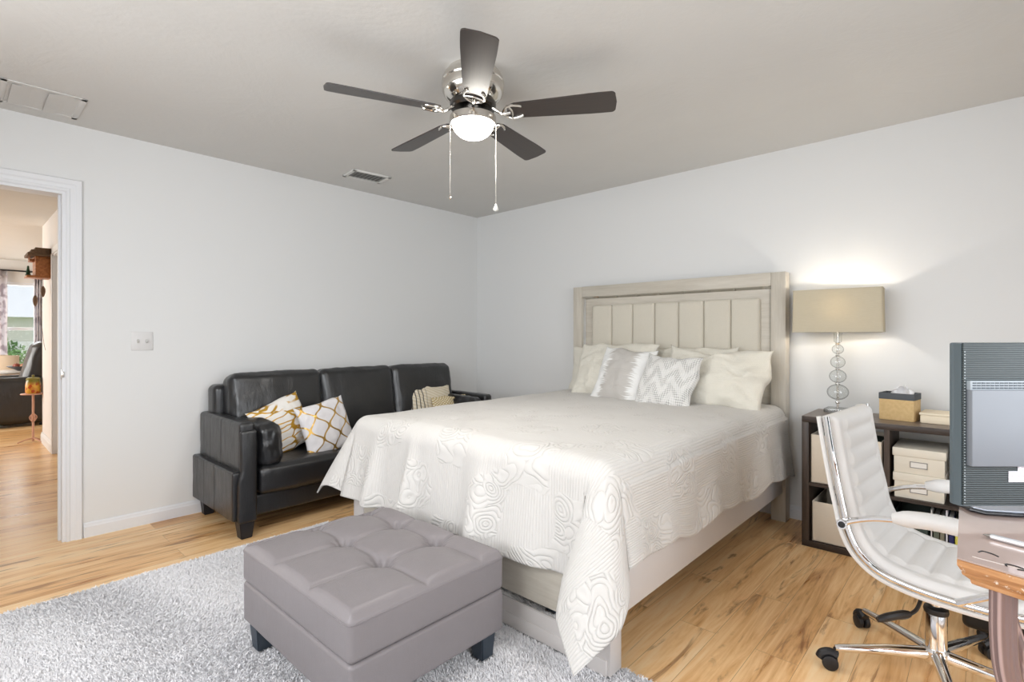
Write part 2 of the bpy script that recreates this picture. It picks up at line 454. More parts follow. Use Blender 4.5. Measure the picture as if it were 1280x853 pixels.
# door frame: casing on the room side, jamb lining, stop and strike plate
def casing(name, DY0, DY1, DH):
    c = MB(); w = 0.075
    prof = [(0.0, 0.0), (0.0, 0.010), (0.006, 0.014), (0.016, 0.014), (0.020, 0.010), (0.038, 0.011), (0.046, 0.017), (0.070, 0.018), (w, 0.012), (w, 0.0)]
    cols = []
    for (yy, sy, zz, sz) in ((DY1, 1, 0, 0), (DY1, 1, DH, 1), (DY0, -1, DH, 1), (DY0, -1, 0, 0)):
        cols.append([c.bm.verts.new((t_, yy + sy * u_, zz + sz * u_)) for u_, t_ in prof])
    for A_, B_ in zip(cols[:-1], cols[1:]):
        for i in range(len(prof)): k = (i + 1) % len(prof); c.bm.faces.new((A_[i], A_[k], B_[k], B_[i]))
    c.bm.faces.new(cols[0][::-1]); c.bm.faces.new(cols[-1])
    o = struct(name, c, M['trim']); ROOTM[o.name] = Matrix.Identity(4)
    j = MB(); j.b2((-0.121, DY1 - 0.016, 0), (0.0022, DY1 + 0.001, DH - 0.016)).b2((-0.121, DY0 - 0.001, 0), (0.0022, DY0 + 0.016, DH - 0.016)).b2((-0.121, DY0 - 0.001, DH - 0.016), (0.0022, DY1 + 0.001, DH + 0.001))
    j.b2((-0.08, DY1 - 0.028, 0), (-0.045, DY1 - 0.015, DH - 0.016)).b2((-0.08, DY0 + 0.015, 0), (-0.045, DY0 + 0.028, DH - 0.016))
    j.build('door_jamb', M['trim'], o, False)
    s_ = MB(); s_.b2((-0.036, DY1 - 0.0185, 0.945), (-0.004, DY1 - 0.0155, 1.005), 0.002).box((0.006, DY1 - 0.012, 0.975), (0.012, 0.010, 0.034), bev=0.003)
    setp(s_.build('strike_plate', M['nickel'], o), 'metal strike plate')
    return o
casing('trim_1', DY0, DY1, DH)

# hall and living room beyond the door
HY = -3.04
wall_h = MB()
wall_h.b2((-3.95, HY, 0), (-3.04, HY + 0.12, CE)).b2((-3.04, HY, 2.03), (-2.2, HY + 0.12, CE)).b2((-2.2, HY, 0), (-0.117, HY + 0.12, CE)).b2((-3.95, HY + 0.12, 0), (-3.83, 0, CE))
M['hall_wall'] = paint('hall paint', (0.76, 0.73, 0.72))
struct('wall_hall', wall_h, M['hall_wall'])
tr = MB(); w_ = 0.06
for a in (-3.04, -2.2): tr.b2((a - w_ if a < -2.5 else a, HY - 0.014, 0), (a if a < -2.5 else a + w_, HY, 2.03 + w_), 0.003)
tr.b2((-3.04 - w_, HY - 0.014, 2.03), (-2.2 + w_, HY, 2.03 + w_), 0.003)
tr.b2((-3.055, HY - 0.002, 0), (-3.025, HY + 0.121, 2.03)).b2((-2.215, HY - 0.002, 0), (-2.185, HY + 0.121, 2.03)).b2((-3.04, HY - 0.002, 2.015), (-2.2, HY + 0.121, 2.032))
struct('trim_2', tr, M['trim'])
struct('baseboard_hall', base_profile(MB(), (-3.95, HY), (-3.10, HY), (0, -1), 0.11, 0.016), M['trim'])
dm = MB(); dm.b2((-3.02, HY + 0.07, 0.01), (-2.215, HY + 0.105, 2.015), 0.003)
for z0, z1 in ((0.2, 0.9), (1.0, 1.9)):
    for x0, x1 in ((-2.94, -2.66), (-2.57, -2.29)): dm.b2((x0, HY + 0.064, z0), (x1, HY + 0.074, z1), 0.004)
d2 = struct('door_2', dm, M['trim'])
FX = -7.8
M['living_wall'] = paint('living room paint', (0.78, 0.76, 0.73))
mb = MB(); WY0, WY1, WZ0, WZ1 = -3.75, -2.72, 0.55, 2.08
mb.b2((FX - 0.12, -6.0, 0), (FX, WY0, CE)).b2((FX - 0.12, WY1, 0), (FX, 0, CE)).b2((FX - 0.12, WY0, 0), (FX, WY1, WZ0)).b2((FX - 0.12, WY0, WZ1), (FX, WY1, CE))
struct('wall_living_far', mb, M['living_wall'])
window('window_1', 'x', FX, WY0, WY1, WZ0, WZ1, -1)
mb = MB(); mb.b2((-8.0, -6.12, 0), (-7.1, -6.0, CE)).b2((-4.1, -6.12, 0), (-0.0, -6.0, CE)).b2((-7.1, -6.12, 0), (-4.1, -6.0, 0.6)).b2((-7.1, -6.12, 2.2), (-4.1, -6.0, CE))
struct('wall_living_side', mb, M['living_wall'])

# ------------------------------------------------------------------ ceiling vents, switch
def vent(name, label, c, sx, sy, rz, nsl, mframe, mslat, deep=0.012, split=False, tilt=38):
    r = thing(name, label, 'vent', (c[0], c[1], CE), rz)
    Rz = Matrix.Translation(Vector((c[0], c[1], CE))) @ Matrix.Rotation(rz, 4, 'Z')
    f = MB()
    fw = 0.028
    def L(mb, lo, hi, bev=0.0):
        cc = [(a + b) / 2 for a, b in zip(lo, hi)]; p = Rz @ Vector(cc)
        mb.box(p, [abs(b - a) for a, b in zip(lo, hi)], rz=rz, bev=bev)
    for lo, hi in (((-sx, -sy), (-sx + fw, sy)), ((sx - fw, -sy), (sx, sy)), ((-sx, -sy), (sx, -sy + fw)), ((-sx, sy - fw), (sx, sy))):
        L(f, (*lo, -deep), (*hi, 0), 0.003)
    if split: L(f, (-0.012, -sy, -deep), (0.012, sy, 0), 0.002)
    f.build('frame', mframe, r)
    b = MB(); L(b, (-sx + fw, -sy + fw, -0.003), (sx - fw, sy - fw, 0)); b.build('back_plate', mslat[1], r, False)
    s_ = MB()
    for k in range(nsl):
        y = -sy + fw + (k + 0.5) * (2 * sy - 2 * fw) / nsl
        p = Rz @ Vector((0, y, -0.007 if tilt > 20 else -0.0045))
        rot = (Matrix.Rotation(rz, 4, 'Z') @ Matrix.Rotation(R_(tilt), 4, 'X')).to_3x3()
        s_.box(p, (2 * sx - 2 * fw, (2 * sy - 2 * fw) / nsl * 0.8, 0.0015), rot=rot)
    s_.build('slats', mslat[0], r, False)
    return r
M['vent_dark'] = plain('vent dark', (0.22, 0.22, 0.21), 0.6); M['vent_slat'] = plain('vent slat', (0.55, 0.55, 0.53), 0.45)
M['vent_frame'] = plain('vent frame', (0.74, 0.735, 0.71), 0.45)
vent('air_register', 'small white slotted air register in the ceiling between fan and sofa wall', (0.415, -1.565), 0.105, 0.155, R_(-7), 8, M['vent_frame'], (M['vent_slat'], M['vent_dark']), split=False)
vent('return_vent', 'flat white square ceiling vent cover above the doorway', (0.30, -3.43), 0.18, 0.165, 0, 2, M['ceiling'], (M['ceiling'], M['ceiling']), 0.006, tilt=7)

sw = thing('light_switch', 'white double toggle light switch plate on the wall beside the door', 'light switch', (0.0, -2.93, 1.165))
MB().b2((0, -2.988, 1.108), (0.006, -2.872, 1.226), 0.003).build('wall_plate', plain('switch plate', (0.72, 0.71, 0.70), 0.35), sw)
for dy in (-0.023, 0.023):
    t = MB(); t.box((0.010, -2.93 + dy, 1.167), (0.016, 0.009, 0.022), bev=0.002, rot=Matrix.Rotation(R_(20 if dy < 0 else -20), 3, 'Y')); t.build('toggle', plain('switch toggle', (0.62, 0.61, 0.59), 0.4), sw)
    s_ = MB()
    for dz in (-0.03, 0.03): s_.lathe([(0, 0.0075), (0.003, 0.007), (0.0035, 0.005)], (0, 0, 0), 10)
    s_.bm.free()

# ------------------------------------------------------------------ rug
RX0, RX1, RY0, RY1 = 0.87, 3.95, -4.25, -2.135
rug = thing('shag_rug', 'pale grey white shag rug on the wood floor under the leather ottoman', 'rug', ((RX0 + RX1) / 2, (RY0 + RY1) / 2, 0))
M['rug_base'] = plain('rug backing', srgb(200, 198, 200), 0.95, bump=(200, 0.3))
MB().b2((RX0, RY0, 0), (RX1, RY1, 0.012), 0.004).build('backing', M['rug_base'], rug)
def make_pile():
    n = 620000
    x = RX0 + RNG.random(n) * (RX1 - RX0); y = RY0 + RNG.random(n) * (RY1 - RY0)
    keep = np.ones(n, bool)
    for (bx_, by_, w_) in ((1.927, -2.953, 0.04), (2.583, -2.953, 0.04), (1.927, -2.427, 0.04), (2.583, -2.427, 0.04)): keep &= ~((np.abs(x - bx_) < w_) & (np.abs(y - by_) < w_))
    keep &= ~((y > -2.225) & (x > 1.33) & (x < 3.0))
    x, y = x[keep], y[keep]; n = len(x)
    h = 0.011 + 0.008 * RNG.random(n)
    # lean: smooth field plus scatter
    ang = 2.2 * np.sin(x * 2.3 + 1.1 * np.sin(y * 3.1)) + 1.7 * np.cos(y * 2.7 + x) + RNG.normal(0, 1.2, n)
    ln = 0.006 + 0.010 * RNG.random(n)
    dx, dy = np.cos(ang) * ln, np.sin(ang) * ln
    wa = RNG.random(n) * 6.283; w = 0.0014 + 0.0008 * RNG.random(n)
    wx, wy = np.cos(wa) * w, np.sin(wa) * w
    z0 = np.full(n, 0.008)
    V = np.empty((n, 5, 3), dtype=np.float32)
    V[:, 0] = np.stack([x - wx, y - wy, z0], 1); V[:, 1] = np.stack([x + wx, y + wy, z0], 1)
    V[:, 2] = np.stack([x + wx + dx * 0.4, y + wy + dy * 0.4, z0 + h * 0.72], 1); V[:, 3] = np.stack([x - wx + dx * 0.4, y - wy + dy * 0.4, z0 + h * 0.72], 1)
    V[:, 4] = np.stack([x + dx, y + dy, z0 + h], 1)
    me = bpy.data.meshes.new('pile')
    me.vertices.add(n * 5); me.vertices.foreach_set('co', V.ravel())
    b = (np.arange(n) * 5)[:, None]
    li = np.concatenate([b + np.array([[0, 1, 2, 3]]), b + np.array([[3, 2, 4]])], 1).astype(np.int32).ravel()
    me.loops.add(len(li)); me.loops.foreach_set('vertex_index', li)
    me.polygons.add(n * 2)
    ls = np.stack([np.arange(n) * 7, np.arange(n) * 7 + 4], 1).astype(np.int32).ravel()
    me.polygons.foreach_set('loop_start', ls)
    me.update(calc_edges=True); me.validate()
    return me
t = NT('rug pile'); p = t.pos()
t.base(t.mix(t.noise(p, 130, 2), srgb(232, 231, 234), srgb(255, 254, 254)), 0.9, 0, 0.1); M['pile'] = t.m
po = finish('pile', make_pile(), M['pile'], rug, False); setp(po, kind='stuff')

# ------------------------------------------------------------------ sofa
def build_sofa():
    y0, y1 = -2.62, -0.50
    s = thing('leather_sofa', 'black leather three seat sofa against the left wall behind the bed', 'sofa', (0.4, (y0 + y1) / 2, 0))
    lea = M['sofa']
    yi0, yi1 = y0 + 0.115, y1 - 0.115
    # back frame
    softbox('back_frame', (0.105, (y0 + y1) / 2, 0.51), (0.15, y1 - y0 - 0.10, 0.72), 0.04, lea, s, n=(4, 24, 12), wrinkle=0.003)
    # seat base rail
    softbox('seat_rail', (0.40, (y0 + y1) / 2, 0.175), (0.60, yi1 - yi0 + 0.01, 0.13), 0.018, lea, s, n=(8, 24, 4), wrinkle=0.002)
    W3 = (yi1 - yi0) / 3
    for i in range(3):
        yc = yi0 + (i + 0.5) * W3
        softbox('seat_cushion', (0.445, yc, 0.325), (0.60, W3 - 0.006, 0.17), 0.035, lea, s, puff=(0.012, 0, 0.022), n=(14, 14, 5), wrinkle=0.006)
    for i in range(3):
        yc = yi0 + (i + 0.5) * W3
        rot = Matrix.Rotation(R_(-9), 4, 'Y')
        softbox('back_cushion', (0.245, yc, 0.665), (0.185, W3 + 0.012, 0.56), 0.055, lea, s, puff=(0.03, 0.004, 0.008), n=(5, 16, 14), rot=rot, wrinkle=0.010, wscale=11)
    # arms: narrow upper panel, wider skirt panel below with a lip, seams as grooves
    for side, ya in ((-1, y0), (1, y1)):
        inn = ya + 0.10 * (-side)
        yc = (ya + inn) / 2 - side * 0.008
        def groove(P, q, side=side):
            out = (np.sign(q[:, 1]) == side) & (np.abs(q[:, 1]) > 0.9)
            for gx in (-0.36, 0.16):
                d = np.exp(-((q[:, 0] - gx) / 0.012) ** 2) * 0.004
                P[:, 1] -= np.where(out, side * d, 0)
            return P
        softbox('arm', (0.37, yc, 0.46), (0.73, 0.088, 0.45), 0.022, lea, s, puff=(0, 0.003, 0.004), n=(60, 4, 10), wrinkle=0.003, fn=groove)
        softbox('arm_skirt', (0.366, ya + side * 0.002, 0.255), (0.73, 0.050, 0.29), 0.014, lea, s, n=(60, 3, 8), wrinkle=0.004, fn=groove)
        softbox('arm_front', (0.738, yc, 0.37), (0.035, 0.094, 0.545), 0.016, lea, s, puff=(0.006, 0, 0), n=(3, 5, 40), wrinkle=0.003, fn=lambda P, q, side=side: (P + np.stack([np.zeros(len(P)), np.where(q[:, 1] * side > 0, side * 0.016 / (1 + np.exp((P[:, 2] + 0.0) / 0.012)), 0), np.zeros(len(P))], 1)))
    # loose bolster against the left arm, one on the right
    for side, ya in ((-1, y0 + 0.175), (1, y1 - 0.175)):
        ya -= side * 0.018
        softbox('arm_bolster', (0.455, ya, 0.530), (0.56, 0.15, 0.27), 0.055, lea, s, puff=(0.012, 0.02, 0.012), n=(16, 6, 12), wrinkle=0.012, wscale=16, rot=Matrix.Rotation(R_(-5 * side), 4, 'X'))
    # legs
    for (lx, ly, ww) in ((0.70, y0 + 0.052, 0.088), (0.70, y1 - 0.052, 0.088), (0.075, y0 + 0.045, 0.08), (0.075, y1 - 0.045, 0.08)):
        lg = MB(); b = MB()
        pr = [(-1, -1), (1, -1), (1, 1), (-1, 1)]
        vs = []
        for z, k in ((0, 0.36), (0.115, 0.5)): vs.append([lg.bm.verts.new((lx + p[0] * ww * k, ly + p[1] * ww * k, z)) for p in pr])
        for i in range(4): lg.bm.faces.new((vs[0][i], vs[0][(i + 1) % 4], vs[1][(i + 1) % 4], vs[1][i]))
        lg.bm.faces.new(vs[0][::-1]); lg.bm.faces.new(vs[1])
        bmesh.ops.bevel(lg.bm, geom=lg.bm.edges[:], offset=0.004, segments=2, affect='EDGES')
        b.bm.free(); lg.build('leg', M['sofa_leg'], s)
    return s
build_sofa()

# scatter cushions on the sofa
def uvmat(name):
    t = NT(name); u, v, _ = t.sep(t.coord('UV')); return t, u, v
t, u, v = uvmat('gold vein print')
dn = t.noise(t.comb(t.math('MULTIPLY', u, 3.0), t.math('MULTIPLY', v, 3.0), 2.0), 1.0, 2, out='Color')
dv = t.node('ShaderNodeVectorMath', {0: t.comb(t.math('MULTIPLY', u, 2.6), t.math('MULTIPLY', v, 8.5), 0.0), 1: dn}, operation='ADD').outputs[0]
ve = t.node('ShaderNodeTexVoronoi', {'Vector': dv, 'Scale': 1.0}, feature='DISTANCE_TO_EDGE').outputs['Distance']
ln = t.math('SUBTRACT', 1.0, t.smooth(ve, 0.05, 0.10))
ln = t.math('MULTIPLY', ln, t.smooth(t.noise(dv, 0.7, 1), 0.36, 0.44))
gold, white = srgb(214, 166, 62), srgb(238, 234, 228)
t.base(t.mix(ln, white, gold), t.math('MULTIPLY_ADD', ln, -0.5, 0.85), t.math('MULTIPLY', ln, 0.6)); M['vein'] = t.m
t, u, v = uvmat('gold lattice print')
s1 = t.math('MULTIPLY', t.math('SINE', t.math('MULTIPLY', v, 2 * math.pi * 2.4)), 0.23)
def lines(expr):
    f = t.math('FRACT', expr); d = t.math('ABSOLUTE', t.math('SUBTRACT', f, 0.5)); return t.math('SUBTRACT', 1.0, t.smooth(d, 0.035, 0.065))
l1 = lines(t.math('ADD', t.math('MULTIPLY', u, 2.6), s1)); l2 = lines(t.math('ADD', t.math('SUBTRACT', t.math('MULTIPLY', u, 2.6), s1), 0.5))
ln = t.math('MAXIMUM', l1, l2)
t.base(t.mix(ln, srgb(226, 223, 224), srgb(200, 160, 84)), t.math('MULTIPLY_ADD', ln, -0.55, 0.85), t.math('MULTIPLY', ln, 0.75)); M['lattice'] = t.m
t, u, v = uvmat('cream stripe print')
st = t.smooth(t.math('SINE', t.math('MULTIPLY', u, 80)), 0.55, 0.8)
st = t.math('MULTIPLY', st, t.math('SUBTRACT', 1.0, t.smooth(u, 0.30, 0.36)))
st2 = t.smooth(t.math('SINE', t.math('ADD', t.math('MULTIPLY', v, 70), t.math('MULTIPLY', u, 40))), 0.3, 0.7)
c = t.mix(t.math('MULTIPLY', st2, 0.5), srgb(226, 216, 196), srgb(196, 176, 132))
t.base(t.mix(st, c, srgb(90, 84, 78)), 0.85); M['creamstripe'] = t.m
t, u, v = uvmat('tan dot weave')
dd = t.math('MULTIPLY', t.math('SINE', t.math('MULTIPLY', u, 90)), t.math('SINE', t.math('MULTIPLY', v, 60)))
t.base(t.mix(t.smooth(dd, -0.2, 0.5), srgb(186, 164, 112), srgb(232, 222, 200)), 0.85); M['tandot'] = t.m

setp(pillow('throw_pillow', (0.455, -2.235, 0.592), (-0.20, 0.92, 0.28), (-0.27, -0.24, 1), 0.40, 0.37, 0.13, M['vein'], seed=1), 'white throw pillow with branching gold veins leaning beside the sofa arm bolster', 'pillow', 'throw pillows on the sofa')
setp(pillow('throw_pillow', (0.575, -1.985, 0.565), (-0.12, 0.95, 0.16), (-0.30, -0.16, 1), 0.385, 0.385, 0.12, M['lattice'], seed=5), 'white throw pillow with gold ogee lattice in front of the black sofa back', 'pillow', 'throw pillows on the sofa')
setp(pillow('throw_pillow', (0.36, -0.90, 0.62), (0.05, 0.95, -0.05), (-0.30, 0.05, 1), 0.46, 0.32, 0.12, M['creamstripe'], seed=9), 'cream sofa pillow with dark stripes, behind the small tan pillow by the bed', 'pillow', 'throw pillows on the sofa')
setp(pillow('throw_pillow', (0.49, -0.78, 0.56), (0.1, 0.95, -0.02), (-0.30, 0.0, 1), 0.38, 0.24, 0.10, M['tandot'], seed=12), 'small tan dotted lumbar pillow on the far end of the sofa', 'pillow', 'throw pillows on the sofa')

# ------------------------------------------------------------------ ottoman
def build_ottoman():
    x0, x1, y0, y1 = 1.865, 2.645, -3.005, -2.375
    cx, cy = (x0 + x1) / 2, (y0 + y1) / 2
    s = thing('tufted_ottoman', 'square grey leather tufted storage ottoman on the shag rug', 'ottoman', (cx, cy, 0.02))
    BX = [1.895 - cx, 2.13 - cx, 2.385 - cx]; BY = [-2.725 - cy, -2.485 - cy]
    def tuft(P, q):
        top = q[:, 2] > 0.9
        x, y = P[:, 0], P[:, 1]
        edge = np.clip((1 - np.maximum(np.abs(q[:, 0]), np.abs(q[:, 1]))) / 0.09, 0, 1); edge = edge * edge * (3 - 2 * edge)
        z = np.zeros(len(P))
        for bx in BX:
            z -= 0.013 * np.exp(-(np.abs(x - bx) / 0.009) ** 1.4) * edge
            z -= 0.006 * np.exp(-((x - bx) / 0.05) ** 2) * edge
        for by in BY:
            z -= 0.011 * np.exp(-(np.abs(y - by) / 0.009) ** 1.4) * edge
            z -= 0.006 * np.exp(-((y - by) / 0.05) ** 2) * edge
        for bx in BX:
            for by in BY:
                r2 = (x - bx) ** 2 + (y - by) ** 2; r = np.sqrt(r2); an = np.arctan2(y - by, x - bx)
                z -= 0.052 * np.exp(-(r / 0.028) ** 1.3)
                z += 0.005 * np.sin(an * 8 + bx * 20) * np.exp(-((r - 0.028) / 0.018) ** 2)
        z += 0.014 * edge
        P[:, 2] += np.where(top, z, 0)
        return P
    softbox('lid', (cx, cy, 0.335), (x1 - x0, y1 - y0, 0.135), 0.020, M['ottoman'], s, puff=(0.003, 0.003, 0), n=(150, 124, 6), k=4, fn=tuft)
    btn = []
    for bx in BX:
        for by in BY:
            b = MB(); b.lathe([(0, 0.008), (0.006, 0.007), (0.011, 0.003), (0.012, -0.003)], (cx + bx, cy + by, 0.336), 16); b.build('button', M['ottoman'], s)
    for zz in (0.3845, 0.3800):
        pp = MB(); pp.tube([(x, y, zz) for x, y in rrect(cx, cy, (x1 - x0) / 2 + 0.0006, (y1 - y0) / 2 + 0.0006, 0.020)], 0.0016, 6, closed=True); pp.build('stitched_seam', M['ottoman'], s)
    softbox('storage_box', (cx, cy, 0.193), (x1 - x0 - 0.004, y1 - y0 - 0.004, 0.150), 0.014, M['ottoman'], s, n=(12, 12, 5), wrinkle=0.0015)
    for sx in (-1, 1):
        for sy in (-1, 1):
            lx, ly = cx + sx * ((x1 - x0) / 2 - 0.062), cy + sy * ((y1 - y0) / 2 - 0.052)
            lg = MB(); vs = []
            for z, k in ((0.018, 0.028), (0.120, 0.036)): vs.append([lg.bm.verts.new((lx + a * k, ly + b * k, z)) for a, b in ((-1, -1), (1, -1), (1, 1), (-1, 1))])
            for i in range(4): lg.bm.faces.new((vs[0][i], vs[0][(i + 1) % 4], vs[1][(i + 1) % 4], vs[1][i]))
            lg.bm.faces.new(vs[0][::-1]); lg.bm.faces.new(vs[1])
            bmesh.ops.bevel(lg.bm, geom=lg.bm.edges[:], offset=0.004, segments=2, affect='EDGES')
            lg.build('leg', M['otto_leg'], s)
build_ottoman()

# ------------------------------------------------------------------ bed
BX0, BX1, FY = 1.33, 3.0, -2.215
def build_bed():
    s = thing('upholstered_bed', 'white washed wooden bed with channel tufted headboard against the back wall', 'bed', ((BX0 + BX1) / 2, -1.1, 0))
    HT = 1.615; fw = 0.088; fy0, fy1 = -0.125, -0.035
    # headboard frame: two stiles and a top rail, mitred look
    for xa, xb in ((BX0, BX0 + fw), (BX1 - fw, BX1)):
        m_ = MB(); m_.b2((xa, fy0, 0), (xb, fy1, HT - 0.001), 0.003); m_.build('headboard_post', M['bed_wood_v'], s)
    MB().b2((BX0 + fw, fy0, HT - fw), (BX1 - fw, fy1, HT), 0.003).build('headboard_top_rail', M['bed_wood'], s)
    # mirrored bevel running round the inside
    mi = MB(); a, b = BX0 + fw, BX1 - fw; zt = HT - fw; mw = 0.022; zb = 0.40
    yo, yi = fy0 + 0.012, fy0 + 0.034
    def quad(*p): mi.bm.faces.new([mi.bm.verts.new(q) for q in p])
    ym = fy0 + 0.026; quad((a, ym, zb), (a + mw, ym, zb), (a + mw, ym, zt - mw), (a, ym, zt - 0.002))
    quad((b, yo, zb), (b, yo, zt), (b - mw, yi, zt - mw), (b - mw, yi, zb))
    quad((a, yo, zt), (a + mw, yi, zt - mw), (b - mw, yi, zt - mw), (b, yo, zt))
    setp(mi.build('mirror_bevel', M['mirror'], s, False), 'mirrored strip')
    MB().b2((a, fy0 + 0.030, 0.30), (b, fy1, zt), 0.0).build('headboard_panel', M['bed_wood'], s, False)
    px0, px1, pz0, pz1 = 1.520, 2.842, 0.62, 1.452
    nC = 7; cw = (px1 - px0) / nC
    for i in range(nC):
        softbox('upholstered_channel', (px0 + (i + 0.5) * cw, fy0 + 0.022, (pz0 + pz1) / 2), (cw - 0.001, 0.05, pz1 - pz0), 0.018, M['linen'], s, puff=(0, 0.012, 0.002), n=(10, 2, 14), k=4)
    # rails
    for x, nm in ((BX1 - 0.045, 'side_rail'), (BX0 + 0.02, 'side_rail')):
        MB().b2((x, FY + 0.06, 0.185), (x + 0.025, fy0, 0.40), 0.003).build(nm, M['bed_paint'], s)
    # footboard: planked upper panel, mirror strip, plinth board, posts
    MB().b2((BX0 + 0.1, FY, 0.160), (BX1 - 0.1, FY + 0.05, 0.50), 0.003).build('footboard_panel', M['bed_wood'], s)
    m2 = MB(); m2.b2((BX0 + 0.1, FY + 0.006, 0.128), (BX1 - 0.1, FY + 0.04, 0.160)); m2.build('mirror_strip', M['mirror'], s, False)
    MB().b2((BX0 + 0.1, FY - 0.002, 0.020), (BX1 - 0.1, FY + 0.05, 0.128), 0.003).b2((BX0 + 0.1, FY - 0.006, 0.020), (BX1 - 0.1, FY + 0.05, 0.075), 0.003).build('footboard_plinth', M['bed_paint'], s)
    for xa, xb in ((BX0, BX0 + 0.1), (BX1 - 0.1, BX1)):
        m_ = MB(); m_.b2((xa, FY - 0.004, 0.020), (xb, FY + 0.07, 0.50), 0.003).b2((xa + 0.006, FY - 0.012, 0.020), (xb - 0.012, FY, 0.075), 0.002); m_.build('footboard_post', M['bed_paint'], s)
    MB().b2((BX0 + 0.05, FY + 0.06, 0.30), (BX1 - 0.05, fy0, 0.34)).build('slat_base', M['bed_wood'], s, False)
    b_ = MB(); b_.lathe([(0, 0), (0.006, 0.001), (0.007, 0.004)], (2.952, -0.125 - 0.004, 0.24), 12, axis=(0, -1, 0)); setp(b_.build('bolt_cap', M['black'], s), 'dark bolt cap')
    return s
build_bed()
ZT = 0.745
M['mattress'] = fabric('mattress ticking', (0.8, 0.79, 0.77), 300, 0.1)
setp(softbox('mattress', ((BX0 + BX1) / 2, -1.15, 0.53), (BX1 - BX0 - 0.10, 2.02, 0.385), 0.06, M['mattress'], None, n=(8, 8, 4)), 'thick white mattress on the bed frame hidden under the quilt', 'mattress')

